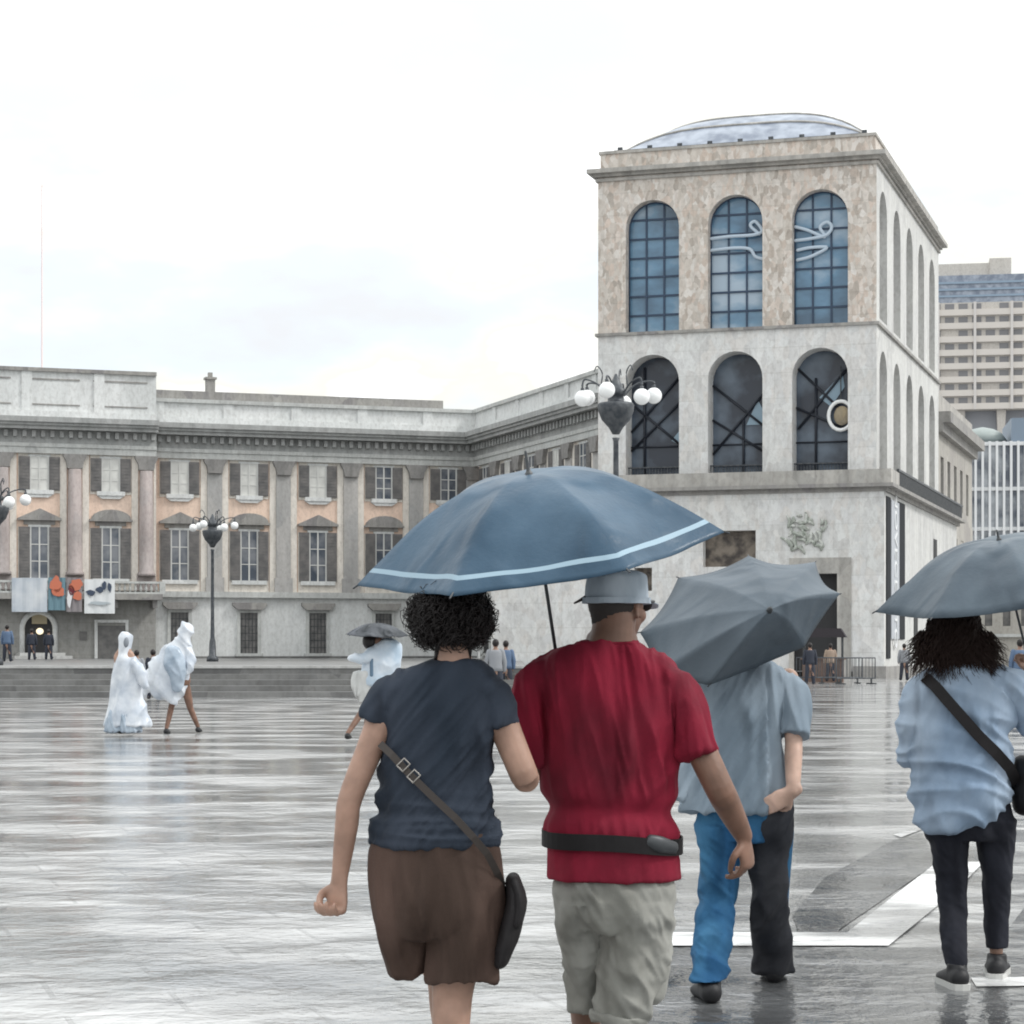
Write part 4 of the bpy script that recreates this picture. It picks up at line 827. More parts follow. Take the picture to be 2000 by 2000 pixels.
def curls(name, c, rad, n, ln, r, m, parent, core=True, zlow=-1.0, seed=1, down=0.75, wob=0.35, ymax=0.6, out=0.25):
    rd = random.Random(seed); bm = nb()
    if core: ball(bm, c, rad[0] * 0.9, rad[1] * 0.9, rad[2] * 0.9, 24)
    for i in range(n):
        while True:
            d = V((rd.gauss(0, 1), rd.gauss(0, 1), rd.gauss(0, 1))).normalized()
            if d.z > zlow and d.y < ymax: break
        p = c + V((d.x * rad[0], d.y * rad[1], d.z * rad[2])) * rd.uniform(0.82, 0.98)
        L = ln * rd.uniform(0.6, 1.25); k = 9; ph = rd.uniform(0, 6.28); hr = rd.uniform(0.006, 0.013) * (L / ln)
        dr = (d * (1 - down) + V((0, 0, -down)) + V((rd.gauss(0, wob), rd.gauss(0, wob), rd.gauss(0, wob * 0.6)))).normalized()
        a, b = frame_for(dr, V((1, 0.2, 0))); pts = []
        for j in range(k + 1):
            t = j / k; q = p + dr * L * t + V((0, 0, -0.3 * L * t * t)) + d * out * L * math.sin(t * 2.4)
            q += (a * math.cos(ph + t * 9) + b * math.sin(ph + t * 9)) * hr * (0.3 + t)
            pts.append((q, r * (1.05 - 0.75 * t)))
        tube(bm, pts, seg=4, sub=1, caps='flat')
    return obj(name, bm, m, parent, normals=False)

def canopy(parent, C0, n, tips, bulge, m, stripe=None, apex=None, sag=0.10, name='canopy', frame_m=None, nr=14, nu=10, flap=None):
    """cloth stretched from the apex over curved ribs to the rib tips"""
    bm = nb(); k = len(tips); apex = apex or C0; rim = []
    def rib(i, t):
        p = apex.lerp(tips[i % k], t); return p + n * bulge * math.sin(math.pi * min(1, t) ** 0.85) 
    for i in range(k):
        g = []
        for a in range(nu + 1):
            u = a / nu; col = []
            for b_ in range(nr + 1):
                t = b_ / nr; tm = 1 - sag * 4 * u * (1 - u) * 0.5
                p = rib(i, t * tm).lerp(rib(i + 1, t * tm), u)
                p += n * (-0.034 * math.sin(math.pi * u) * t * t) + n * 0.006 * t * noise.noise(p * 9)
                col.append(bm.verts.new(p))
            g.append(col)
        for a in range(nu):
            for b_ in range(nr):
                vs = [g[a][b_], g[a+1][b_], g[a+1][b_+1], g[a][b_+1]]
                f = bm.faces.new(vs); f.smooth = True
                if stripe and b_ in stripe: f.material_index = 1
    bmesh.ops.remove_doubles(bm, verts=bm.verts, dist=0.0006)
    ms = m if isinstance(m, list) else [m]
    o = obj(name, bm, ms, parent, normals=False, smooth=True)
    md = o.modifiers.new('s', 'SOLIDIFY'); md.thickness = 0.0025; md.offset = 0
    for i in range(k):
        bm = nb(); pts = [(rib(i, t) - n * 0.008, 0.0028) for t in (0.0, 0.2, 0.4, 0.6, 0.8, 0.97)]
        tube(bm, pts, seg=6, sub=2); tube(bm, [(rib(i, 0.955) - n * 0.008, 0.003), (rib(i, 1.02), 0.003)], seg=6, sub=1)
        obj('rib', bm, frame_m or M_['metal'], parent)
    return o
def umbrella_tips(Cc, n, rad, k, az0, e=None, jit=0.0, seed=1):
    e1 = (V((1, 0, 0)) - n * n.x).normalized(); e2 = n.cross(e1).normalized(); rd = random.Random(seed)
    return [Cc + (e1 * math.cos(az0 + 2*math.pi*i/k) - e2 * math.sin(az0 + 2*math.pi*i/k)) * rad * (1 + rd.uniform(-jit, jit)) for i in range(k)]
def stick(parent, apex, n, length, handle=True, m='metal', fer=0.05, hr=0.014):
    bm = nb(); tube(bm, [(apex + n * 0.01, 0.0055), (apex - n * length, 0.0055)], seg=10, sub=1, caps='flat'); obj('shaft', bm, M_[m], parent)
    bm = nb(); tube(bm, [(apex - n * 0.01, 0.013), (apex + n * 0.012, 0.011), (apex + n * 0.02, 0.006), (apex + n * fer, 0.0045)], seg=10, sub=2); obj('ferrule', bm, M_[m], parent)
    if handle:
        q = apex - n * length; a, b = frame_for(n, V((0, 1, 0)))
        bm = nb(); tube(bm, [(q + n * 0.03, hr), (q - n * 0.09, hr * 1.1)], seg=12, sub=1); obj('handle', bm, M_['shoeblack'], parent)
def ring_band(bm, secs, h, th):
    """strap following a closed loop of points"""
    n = len(secs); a = []
    for i, (p, o_) in enumerate(secs):
        a.append([bm.verts.new(p + V((0, 0, h/2))), bm.verts.new(p - V((0, 0, h/2))), bm.verts.new(p + o_ * th - V((0, 0, h/2))), bm.verts.new(p + o_ * th + V((0, 0, h/2)))])
    for i in range(n):
        for k in range(4): bm.faces.new((a[i][k], a[i][(k+1) % 4], a[(i+1) % n][(k+1) % 4], a[(i+1) % n][k]))
def person(name, px0, Y0, label, group=None):
    """returns (root, L): L(px, py, dy) gives a point local to the root"""
    loc = V(((px0 - 1000) / F * Y0, Y0, 0)); r = empty(name, loc); tag(r, label, 'person', group)
    return r, (lambda px, py, dy=0.0: W(px, py, Y0 + dy) - loc), F / Y0, loc
def torso(bm, L, s, rows, ry, dy=0.0, seg=28, caps='flat', fy=1.0):
    """rows: (py, left px, right px[, ry scale])"""
    tube(bm, [(L((a + b) / 2, py, dy + (q[1] if len(q) > 1 else 0)), (b - a) / 2 / s, ry * (q[0] if q else 1)) for py, a, b, *q in rows], ref=V((1, 0, 0)), seg=seg, sub=3, caps=caps, planar=True)

# ------------------------------------------------------------------ woman in navy tee (left of the couple)
P1, L, s, loc1 = person('person', 884, 6.45, 'woman in navy T-shirt and brown shorts with curly dark hair, seen from behind')
hc = L(884, 1200, 0.01)
bm = nb(); head(bm, hc, 0.25, 0.05, 0.95)
tube(bm, [(L(884, 1225, 0), 0.052, 0.056), (L(886, 1270, -0.01), 0.050, 0.054), (L(886, 1305, -0.01), 0.058, 0.06)], seg=18, sub=2)
torso(bm, L, s, [(1296, 850, 925, .7), (1325, 775, 952, .8), (1370, 760, 965), (1430, 752, 950), (1510, 765, 938), (1580, 758, 948), (1650, 742, 962), (1720, 740, 966), (1780, 750, 958, .9)], 0.098, caps='round')
shl, shr = L(764, 1358), L(960, 1358)
el, wl_ = L(684, 1560, -0.05), L(663, 1718, -0.03)
limb(bm, shl, el, wl_, (0.048, 0.041, 0.036, 0.035, 0.0235))
hand(bm, wl_, V((-0.10, 0.06, -1)), V((-0.45, -0.5, 0.1)), 1, 1.08, 1.05, 0.7)
er, wr = L(1026, 1520, -0.02), L(1010, 1462, 0.27)
limb(bm, shr, er, wr, (0.052, 0.045, 0.042, 0.038, 0.025)); hand(bm, wr, V((0.15, 0.6, 0.5)), V((-0.5, 0, -0.6)), -1, 0.9, 0.95)
kr, ar_ = L(884, 1935, 0.03), L(874, 2155, -0.02)
limb(bm, L(905, 1770), kr, ar_, (0.088, 0.076, 0.062, 0.056, 0.036))
kl, al = L(868, 1905, 0.26), L(886, 2110, 0.36)
limb(bm, L(812, 1770, 0.03), kl, al, (0.086, 0.074, 0.058, 0.054, 0.036))
foot(bm, ar_, 0.05); foot(bm, al, 0.0)
fuse('body', bm, M_['skin_w'], P1, 0.0055, 4); eyes(P1, hc, 0.25, 0.05, 0.95)
for a_ in (ar_, al): shoe_obj(P1, a_, 0.03, 0.97)
tee = cloth('navy_tee', (0.022, 0.031, 0.046), (0.040, 0.050, 0.070), 5)
bm = nb()
torso(bm, L, s, [(1287, 846, 934, .62), (1296, 822, 950, .72), (1312, 778, 966, .85), (1335, 755, 972, .95), (1375, 744, 972, 1.04), (1430, 738, 966, 1.06), (1490, 744, 958, 1.03), (1545, 742, 956, 1.03), (1600, 736, 966, 1.1), (1648, 721, 974, 1.2)], 0.108)
tube(bm, [(L(785, 1345), 0.05, 0.08), (L(870, 1332), 0.055, 0.09), (L(950, 1343), 0.05, 0.08)], ref=V((0, 0, 1)), seg=22, sub=3)
tube(bm, [(L(795, 1345), 0.055, 0.075), (L(758, 1358), 0.056, 0.064), (L(740, 1388, -0.01), 0.050, 0.057), (L(730, 1410, -0.012), 0.047, 0.055)], ref=V((1, 0, 0.3)), seg=22, sub=3, caps='flat')
tube(bm, [(L(925, 1345), 0.055, 0.078), (L(958, 1357), 0.058, 0.068), (L(973, 1385, -0.004), 0.054, 0.062), (L(979, 1418, -0.006), 0.053, 0.06)], ref=V((1, 0, 0)), seg=22, sub=3, caps='flat')
def d1(c, n):
    f1 = folds(0.018, -0.75, 11, 2.2, 3)(c, n); h = max(0, min(1, (1.02 - c.z) / 0.1)); lo = max(0, min(1, (1.34 - c.z) / 0.25))
    return f1 * (0.25 + 0.75 * lo) + h * 0.010 * (1 - 2.4 * abs(noise.noise(V((c.x * 2.5, c.y * 2, c.z * 26)))))
fuse('tee_shirt', bm, tee, P1, 0.0065, 5, d1)
bm = nb(); nk = L(889, 1290, -0.004)
tube(bm, [(nk + V((0.068 * math.cos(a), 0.064 * math.sin(a), -0.004 + 0.006 * math.sin(a))), 0.006) for a in [2 * math.pi * k / 24 for k in range(25)]], ref=V((0, 0, 1)), seg=8, sub=1, caps='flat'); obj('collar', bm, tee, P1, smooth=True)
sh = cloth('brown_shorts', (0.052, 0.034, 0.027), (0.10, 0.064, 0.052), 4)
bm = nb()
torso(bm, L, s, [(1625, 734, 962, .95), (1660, 722, 976), (1710, 720, 984, 1.05), (1760, 724, 986, 1.08), (1800, 730, 984, 1.02), (1830, 745, 972, .8)], 0.125, caps='flat')
tube(bm, [(L(795, 1740, 0.01), 0.10, 0.115), (L(788, 1810, 0.03), 0.085, 0.112), (L(789, 1860, 0.06), 0.073, 0.108), (L(791, 1897, 0.08), 0.0655, 0.10)], seg=26, sub=3, caps='flat', planar=True)
tube(bm, [(L(905, 1740), 0.11, 0.118), (L(908, 1810, 0), 0.108, 0.118), (L(905, 1865, 0.0), 0.102, 0.112), (L(901, 1914, 0.0), 0.102, 0.108)], seg=26, sub=3, caps='flat', planar=True)
fuse('shorts', bm, sh, P1, 0.0065, 3, folds(0.02, 0.1, 9, 1.8, 11, 0.45, 0.8))
curls('hair', L(881, 1196, -0.004), (0.106, 0.110, 0.089), 3600, 0.034, 0.0026, M_['hair'], P1, True, -0.8, 5, 0.6, 0.4, 0.9)
bm = nb()
for i in range(60):
    rd = random.Random(i); x = rd.uniform(850, 915); p = L(x, 1250, -0.055 + abs(x - 884) * 0.0006)
    tube(bm, [(p, 0.006), (p + V((rd.gauss(0, .006), 0.004, -0.025)), 0.004), (p + V((rd.gauss(0, .012), 0.006, -0.05 - rd.random() * .02)), 0.0012)], seg=4, sub=2, caps='flat')
obj('nape_hair', bm, M_['hair'], P1, normals=False)
def strap_path(pts, wd, th, name, m, parent, nrm=V((0, -1, 0))):
    bm = nb(); n = len(pts); rows = []
    for i in range(n):
        t = (pts[min(i+1, n-1)] - pts[max(i-1, 0)]).normalized(); nn = (nrm[i] if isinstance(nrm, list) else nrm); b = t.cross(nn).normalized()
        rows.append([bm.verts.new(pts[i] + b * wd/2), bm.verts.new(pts[i] - b * wd/2), bm.verts.new(pts[i] - b * wd/2 + nn * th), bm.verts.new(pts[i] + b * wd/2 + nn * th)])
    for i in range(n - 1):
        for k in range(4): bm.faces.new((rows[i][k], rows[i][(k+1) % 4], rows[i+1][(k+1) % 4], rows[i+1][k]))
    bm.faces.new(rows[0]); bm.faces.new(rows[-1]); return obj(name, bm, m, parent)
bag = empty('shoulder_bag', loc1); tag(bag, 'black crossbody bag hanging at the right hip of the woman in navy', 'bag')
ba = lambda px, py, dy: L(px, py, dy)
sp = [(742, 1452, -0.085), (765, 1474, -0.112), (800, 1512, -0.128), (845, 1556, -0.133), (890, 1598, -0.137), (925, 1636, -0.132), (952, 1668, -0.11), (972, 1706, -0.07), (982, 1730, -0.03)]
strap_path([ba(*q) for q in sp], 0.021, 0.004, 'strap', M_['strap'], bag)
bm = nb()
for (x, y) in ((788, 1494), (808, 1516)):
    c_ = ba(x, y, -0.134); 
    a_, b_ = V((0.7, 0, -0.7)), V((0.7, 0, 0.7))
    q = [c_ + a_*0.012 + b_*0.015, c_ - a_*0.012 + b_*0.015, c_ - a_*0.012 - b_*0.015, c_ + a_*0.012 - b_*0.015]
    for i in range(4): tube(bm, [(q[i], 0.0022), (q[(i+1) % 4], 0.0022)], seg=6, sub=1)
obj('buckle', bm, M_['buckle'], bag)
bm = nb(); tube(bm, [(ba(1000, 1718, 0.0), 0.022, 0.10), (ba(1004, 1760, 0.0), 0.030, 0.115), (ba(996, 1810, 0.0), 0.034, 0.115), (ba(985, 1850, 0.0), 0.03, 0.11), (ba(976, 1876, 0.0), 0.02, 0.10)], ref=V((1, 0, 0)), seg=22, sub=3)
fuse('pouch', bm, M_['bagleather'], bag, 0.006, 4, folds(0.006, 0, 10, 4, 2))
bm = nb(); tube(bm, [(ba(1004, 1722, -0.03), 0.021, 0.085), (ba(1014, 1760, -0.035), 0.024, 0.09), (ba(1008, 1800, -0.035), 0.02, 0.085)], ref=V((1, 0, 0)), seg=20, sub=3); obj('flap', bm, M_['bagleather'], bag)

# ------------------------------------------------------------------ man in red tee
P2, L, s, loc2 = person('person', 1200, 6.75, 'man in red T-shirt, khaki cropped trousers and pale blue cap, seen from behind')
hc = L(1207, 1186, 0.02); YAW = 0.62
bm = nb(); head(bm, hc, YAW, 0.08, 1.0)
tube(bm, [(L(1200, 1205, -0.01), 0.066, 0.066), (L(1197, 1240, -0.02), 0.068, 0.066), (L(1192, 1275, -0.025), 0.082, 0.07)], seg=20, sub=2)
torso(bm, L, s, [(1262, 1140, 1250, .7), (1300, 1080, 1290, .85), (1350, 1065, 1300), (1450, 1085, 1295), (1560, 1085, 1298), (1650, 1090, 1302), (1720, 1100, 1296, .9)], 0.108, caps='round')
shl, shr = L(1054, 1352), L(1316, 1352)
el, wl_ = L(1046, 1505, 0.03), L(1098, 1372, 0.285)
limb(bm, shl, el, wl_, (0.055, 0.05, 0.043, 0.042, 0.028)); hand(bm, wl_, V((0.0, 0.25, 0.9)), V((0.6, 0.7, -0.1)), -1, 1.1, 1.04)
er, wr = L(1404, 1538, -0.06), L(1452, 1632, 0.03)
limb(bm, shr, er, wr, (0.048, 0.048, 0.045, 0.043, 0.029)); hand(bm, wr, V((0.16, 0.05, -1)), V((-0.8, 0.45, 0)), -1, 0.62, 1.08)
kr, ar_ = L(1228, 1925, 0.02), L(1204, 2145, -0.06)
limb(bm, L(1245, 1770), kr, ar_, (0.07, 0.068, 0.062, 0.062, 0.039))
kl, al = L(1136, 1885, 0.12), L(1152, 2085, 0.32)
limb(bm, L(1150, 1770, .02), kl, al, (0.066, 0.06, 0.048, 0.05, 0.039))
foot(bm, ar_, 0.05, 1.08); foot(bm, al, 0.0, 1.08)
fuse('body', bm, M_['skin_m'], P2, 0.0055, 4); eyes(P2, hc, YAW, 0.08)
for a_ in (ar_, al): shoe_obj(P2, a_, 0.03, 1.08)
# cropped hair cap on the back of the skull
Rm = Matrix.Rotation(-YAW, 3, 'Z')
bm = nb(); ball(bm, hc + Rm @ V((0, -0.02, 0.018)), 0.0775, 0.094, 0.09, 26, Rm); ball(bm, hc + Rm @ V((0, -0.048, -0.035)), 0.058, 0.054, 0.06, 20, Rm)
fuse('cropped_hair', bm, M_['stubble'], P2, 0.006, 4, lambda c, n: 0.002 * noise.noise(c * 160))
red = cloth('red_tee', (0.105, 0.010, 0.020), (0.25, 0.014, 0.036), 3.2, stretch=(1, 1, 0.8))  # noise blotches put umbrella shade and damp cloth into the red
bm = nb()
torso(bm, L, s, [(1252, 1142, 1246, .6), (1262, 1108, 1262, .72), (1278, 1062, 1296, .85), (1305, 1034, 1325, .95), (1350, 1030, 1342, 1.04), (1410, 1046, 1332, 1.06), (1480, 1062, 1318, 1.03), (1560, 1066, 1316, 1.03), (1640, 1070, 1322, 1.06), (1680, 1070, 1326, 1.08), (1716, 1069, 1331, 1.1)], 0.128)
tube(bm, [(L(1085, 1315), 0.07, 0.085), (L(1046, 1345), 0.064, 0.075), (L(1036, 1410, 0.01), 0.053, 0.068), (L(1040, 1490, 0.02), 0.052, 0.064)], ref=V((1, 0, 0)), seg=24, sub=3, caps='flat')
tube(bm, [(L(1075, 1325), 0.05, 0.09), (L(1190, 1312), 0.06, 0.10), (L(1300, 1326), 0.05, 0.09)], ref=V((0, 0, 1)), seg=24, sub=3)
tube(bm, [(L(1270, 1328), 0.055, 0.088), (L(1316, 1346, -0.005), 0.066, 0.078), (L(1346, 1405, -0.02), 0.060, 0.07), (L(1362, 1474, -0.04), 0.057, 0.067)], ref=V((1, 0, 0)), seg=24, sub=3, caps='flat')
def d2(c, n):
    lo = max(0, min(1, (1.36 - c.z) / 0.3))
    pull = 0.017 * lo * (1 - 2.2 * abs(noise.noise(V(((c.x - 0.55 * c.z) * 12, c.y * 4, c.z * 2.0 + 5)))))
    vert = folds(0.014, 0.15, 12, 1.6, 21)(c, n)
    belt = math.exp(-((c.z - 0.93 + 0.04 * c.x) / 0.03) ** 2) * -0.012
    kb = 1 - 0.85 * math.exp(-((c.z - 0.935 + 0.04 * c.x) / 0.035) ** 2)
    return (pull * (0.6 if c.x < 0 else 1.0) + vert) * kb * max(0.25, min(1, (c.z - 0.80) / 0.06)) + belt
fuse('tee_shirt', bm, red, P2, 0.0065, 5, d2)
bm = nb(); nk = L(1194, 1254, -0.02); tube(bm, [(nk + V((0.079 * math.cos(a), 0.070 * math.sin(a), 0.006 * math.sin(a))), 0.0065) for a in [2 * math.pi * k / 24 for k in range(25)]], ref=V((0, 0, 1)), seg=8, sub=1, caps='flat'); obj('collar', bm, red, P2, smooth=True)
kh = cloth('khaki_trousers', (0.21, 0.21, 0.19), (0.37, 0.37, 0.345), 4)
bm = nb()
torso(bm, L, s, [(1700, 1092, 1308, .85), (1740, 1086, 1314, .98), (1780, 1090, 1314, 1.0), (1815, 1105, 1305, .8)], 0.135)
tube(bm, [(L(1142, 1760, 0.0), 0.085, 0.12), (L(1134, 1815, 0.04), 0.07, 0.112), (L(1136, 1880, 0.10), 0.062, 0.098), (L(1138, 1940, 0.13), 0.05, 0.08), (L(1138, 1978, 0.12), 0.046, 0.076)], seg=26, sub=3, caps='flat', planar=True)
tube(bm, [(L(1242, 1760, 0.0), 0.108, 0.125), (L(1243, 1820, 0.0), 0.107, 0.12), (L(1238, 1890, 0.0), 0.104, 0.112), (L(1222, 1945, -0.01), 0.094, 0.10), (L(1210, 1992, -0.02), 0.082, 0.088)], seg=26, sub=3, caps='flat', planar=True)
tr = fuse('cropped_trousers', bm, kh, P2, 0.0065, 4, lambda c, n: folds(0.019, 0.5, 10, 3.6, 31)(c, n) + 0.006 * noise.noise(c * 24))
bm = nb(); tube(bm, [(L(1210, 1978, -0.02), 0.092, 0.098), (L(1208, 1996, -0.02), 0.089, 0.095)], seg=26, sub=1, caps='flat'); fuse('rolled_cuff', bm, kh, tr, 0.006, 4, folds(0.006, 1.2, 16, 6, 4))
bm = nb(); tube(bm, [(L(1282, 1850, 0.01), 0.035, 0.06), (L(1284, 1890, 0.01), 0.042, 0.062), (L(1276, 1940, 0), 0.036, 0.055)], seg=18, sub=2); fuse('cargo_pocket', bm, kh, tr, 0.006, 4, folds(0.004, 0.6, 16, 6, 8))
# cap
capm = cloth('pale_blue_cap', (0.30, 0.36, 0.42), (0.44, 0.50, 0.56), 9)
cp = empty('cap', loc2); tag(cp, 'pale blue cap on the head of the man in red', 'cap')
XR = Rm @ V((1, 0, 0))
bm = nb(); cc_ = hc + Rm @ V((0, -0.008, 0.056))
tube(bm, [(cc_ + V((-.002, 0, -0.045)), 0.094, 0.119), (cc_ + V((0, 0, -0.02)), 0.091, 0.114), (cc_ + V((0, 0, 0.02)), 0.088, 0.108), (cc_ + V((0.002, 0, 0.042)), 0.084, 0.102), (cc_ + V((0.002, 0, 0.056)), 0.06, 0.075), (cc_ + V((0.002, 0, 0.062)), 0.02, 0.03)], ref=XR, seg=30, sub=3, caps='flat', planar=True)
fuse('crown', bm, capm, cp, 0.0055, 4, lambda c, n: 0.003 * noise.noise(c * 22))
bm = nb(); bd = []
for k in range(40):
    a = 2 * math.pi * k / 40; bd.append((cc_ + Rm @ V((0.0945 * math.cos(a), 0.1195 * math.sin(a), -0.036)), Rm @ V((math.cos(a), math.sin(a), 0))))
ring_band(bm, bd, 0.018, 0.004); obj('brim_band', bm, capm, cp, smooth=False)
bm = nb(); fw = Rm @ V((0, 1, 0)); tube(bm, [(cc_ + fw * 0.07 + V((0, 0, -0.04)), 0.075, 0.008), (cc_ + fw * 0.13 + V((0, 0, -0.045)), 0.07, 0.007), (cc_ + fw * 0.17 + V((0, 0, -0.055)), 0.045, 0.006)], ref=Rm @ V((1, 0, 0)), seg=20, sub=3); obj('peak', bm, capm, cp, smooth=True)
bm = nb(); tube(bm, [(L(1145, 1165, -0.02), 0.006), (L(1134, 1172, -0.025), 0.005), (L(1122, 1178, -0.03), 0.003)], seg=8, sub=2); obj('strap_tab', bm, M_['strap'], cp)
# glasses
gl = empty('glasses', loc2); tag(gl, 'dark sunglasses worn by the man in red', 'glasses')
for sx in (-1, 1):
    bm = nb(); tube(bm, [(hc + Rm @ V((sx * 0.084, -0.012, 0.014)), 0.004), (hc + Rm @ V((sx * 0.083, 0.03, 0.018)), 0.0045), (hc + Rm @ V((sx * 0.074, 0.088, 0.018)), 0.005)], seg=8, sub=2); obj('temple', bm, M_['metal'], gl)
    bm = nb(); ball(bm, hc + Rm @ V((sx * 0.038, 0.097, 0.01)), 0.032, 0.005, 0.022, 16, Rm @ Matrix.Rotation(-sx * 0.25, 3, 'Z')); obj('lens', bm, M_['metal'], gl)
bm = nb(); tube(bm, [(hc + Rm @ V((-0.01, 0.102, 0.014)), 0.003), (hc + Rm @ V((0.01, 0.102, 0.014)), 0.003)], seg=6, sub=1); obj('bridge', bm, M_['metal'], gl)
# waist belt bag
wb = empty('waist_belt', loc2); tag(wb, 'black money belt round the waist of the man in red', 'belt')
bm = nb(); bd = []
for k in range(48):
    a = 2 * math.pi * k / 48; cx_ = L(1196, 1642); 
    bd.append((cx_ + V((0.213 * math.cos(a), 0.151 * math.sin(a), -0.012 * math.cos(a) + 0.004 * math.sin(3 * a))), V((math.cos(a), math.sin(a), 0))))
ring_band(bm, bd, 0.050, 0.004); obj('strap', bm, M_['bagleather'], wb)
bm = nb(); tube(bm, [(L(1268, 1642, -0.128), 0.02, 0.012), (L(1290, 1650, -0.115), 0.026, 0.014), (L(1316, 1656, -0.08), 0.02, 0.014)], ref=V((0, 0, 1)), seg=14, sub=3); obj('buckle', bm, M_['metal'], wb, smooth=True)
bm = nb(); tube(bm, [(L(1140, 1650, 0.16), 0.04, 0.03), (L(1200, 1655, 0.19), 0.055, 0.04), (L(1262, 1650, 0.16), 0.04, 0.03)], ref=V((0, 0, 1)), seg=16, sub=3); obj('pouch', bm, M_['bagleather'], wb, smooth=True)
# blue umbrella
ub = cloth('blue_umbrella_cloth', (0.022, 0.058, 0.10), (0.055, 0.105, 0.16), 4, 0.008, 9, 0.36, crease=0.3); us = mat('pale_blue_stripe', (0.27, 0.38, 0.46), 0.45)
b_ = ub.node_tree.nodes['Principled BSDF']; b_.inputs['Specular IOR Level'].default_value = 0.3
U1 = empty('umbrella', (0, 0, 0)); Yu = 6.72
n1 = V((-0.15, -0.205, 0.965)).normalized(); C1 = W(1056, 1078, Yu); U1.location = (C1.x, C1.y, 0)
tag(U1, 'large blue umbrella with a pale stripe near its rim held over the couple', 'umbrella')
C1l = C1 - U1.location; ap = C1l + n1 * 0.235
canopy(U1, C1l, n1, umbrella_tips(C1l, n1, 0.575, 7, R(14), jit=0.01), 0.075, [ub, us], stripe=(36,), apex=ap, sag=0.09, nr=40, nu=14)
stick(U1, ap, n1, 0.78, fer=0.075)

# ------------------------------------------------------------------ man in grey-blue tee and jeans
P3, L, s, loc3 = person('person', 1445, 9.2, 'man in grey-blue T-shirt and jeans, head hidden behind a dark grey umbrella')
hc = L(1440, 1228, 0.06)
bm = nb(); head(bm, hc, 0.0, 0.2, 1.0)
tube(bm, [(L(1440, 1240, 0.02), 0.06), (L(1440, 1290, 0), 0.065)], seg=16, sub=2)
torso(bm, L, s, [(1290, 1405, 1475, .7), (1320, 1370, 1515, .85), (1370, 1365, 1525), (1460, 1372, 1515), (1560, 1385, 1505, .85)], 0.11, caps='round')
shl, shr = L(1358, 1322), L(1540, 1325)
er, wr = L(1550, 1445, -0.06), L(1549, 1545, -0.15)
limb(bm, shr, er, wr, (0.044, 0.04, 0.037, 0.038, 0.028)); hand(bm, wr, V((-0.8, 0.02, -0.5)), V((0, 1, 0.1)), 1, 0.3, 1.05)
el, wl_ = L(1345, 1430, 0.08), L(1400, 1370, 0.33)
limb(bm, shl, el, wl_, (0.052, 0.046, 0.039, 0.038, 0.028)); hand(bm, wl_, V((0.2, 0.5, 0.8)), V((0.7, 0.2, -0.1)), -1, 1.1, 1.0)
kl, al = L(1402, 1770, 0.0), L(1385, 1918, -0.30)
limb(bm, L(1408, 1620), kl, al, (0.06, 0.055, 0.042, 0.038, 0.028))
kr, ar_ = L(1500, 1765, 0.08), L(1512, 1890, 0.25)
limb(bm, L(1500, 1620), kr, ar_, (0.06, 0.055, 0.042, 0.038, 0.028))
al.z = 0.095; ar_.z = 0.095; foot(bm, al, -0.1, 1.05); foot(bm, ar_, 0.1, 1.05)
fuse('body', bm, M_['skin_j'], P3, 0.007, 4); eyes(P3, hc, 0, 0.2)
sl = shoe_obj(P3, al, -0.05, 1.1, sole=False); sr = shoe_obj(P3, ar_, 0.1, 1.1, sole=False)
gt = cloth('grey_blue_tee', (0.17, 0.22, 0.27), (0.36, 0.43, 0.50), 3)
bm = nb()
torso(bm, L, s, [(1276, 1412, 1472, .6), (1290, 1385, 1500, .8), (1312, 1352, 1530, .95), (1350, 1345, 1540, 1.05), (1420, 1345, 1528, 1.1), (1490, 1338, 1534, 1.12), (1550, 1330, 1545, 1.15), (1583, 1328, 1540, 1.15)], 0.125)
tube(bm, [(L(1375, 1325), 0.05, 0.08), (L(1440, 1318), 0.055, 0.09), (L(1515, 1325), 0.05, 0.08)], ref=V((0, 0, 1)), seg=22, sub=3)
tube(bm, [(L(1495, 1330), 0.06, 0.08), (L(1535, 1342), 0.064, 0.072), (L(1553, 1385, -0.025), 0.062, 0.07), (L(1553, 1436, -0.055), 0.062, 0.072)], seg=22, sub=3, caps='flat')
tube(bm, [(L(1385, 1318), 0.065, 0.08), (L(1358, 1335), 0.06, 0.07), (L(1350, 1385, 0.03), 0.058, 0.066), (L(1347, 1425, 0.05), 0.058, 0.066)], seg=22, sub=3, caps='flat')
tube(bm, [(L(1352, 1480, 0.0), 0.05, 0.06), (L(1338, 1530, -0.01), 0.045, 0.06), (L(1330, 1562, -0.02), 0.03, 0.05)], seg=18, sub=3, caps='flat')
fuse('tee_shirt', bm, gt, P3, 0.008, 4, lambda c, n: folds(0.018, -0.55 if c.x < 0.1 else 0.1, 8, 1.4, 41)(c, n) * 1.25)
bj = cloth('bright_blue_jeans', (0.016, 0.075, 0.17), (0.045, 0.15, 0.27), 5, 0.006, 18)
dj = cloth('dark_jeans_cloth', (0.018, 0.02, 0.026), (0.045, 0.046, 0.052), 5, 0.005, 18)
bm = nb()
torso(bm, L, s, [(1560, 1362, 1538, 1), (1600, 1360, 1542, 1), (1640, 1364, 1540, .9)], 0.122)
tube(bm, [(L(1404, 1610, 0), 0.095, 0.115), (L(1407, 1680, 0), 0.083, 0.10), (L(1399, 1765, -0.01), 0.076, 0.088), (L(1391, 1840, -0.16), 0.074, 0.10), (L(1384, 1915, -0.30), 0.078, 0.11)], seg=24, sub=4, caps='flat', planar=True)
jn = fuse('jeans', bm, bj, P3, 0.0075, 4, lambda c, n: folds(0.02, 0.9, 9, 5, 51, fine=0.16)(c, n))
bm = nb()
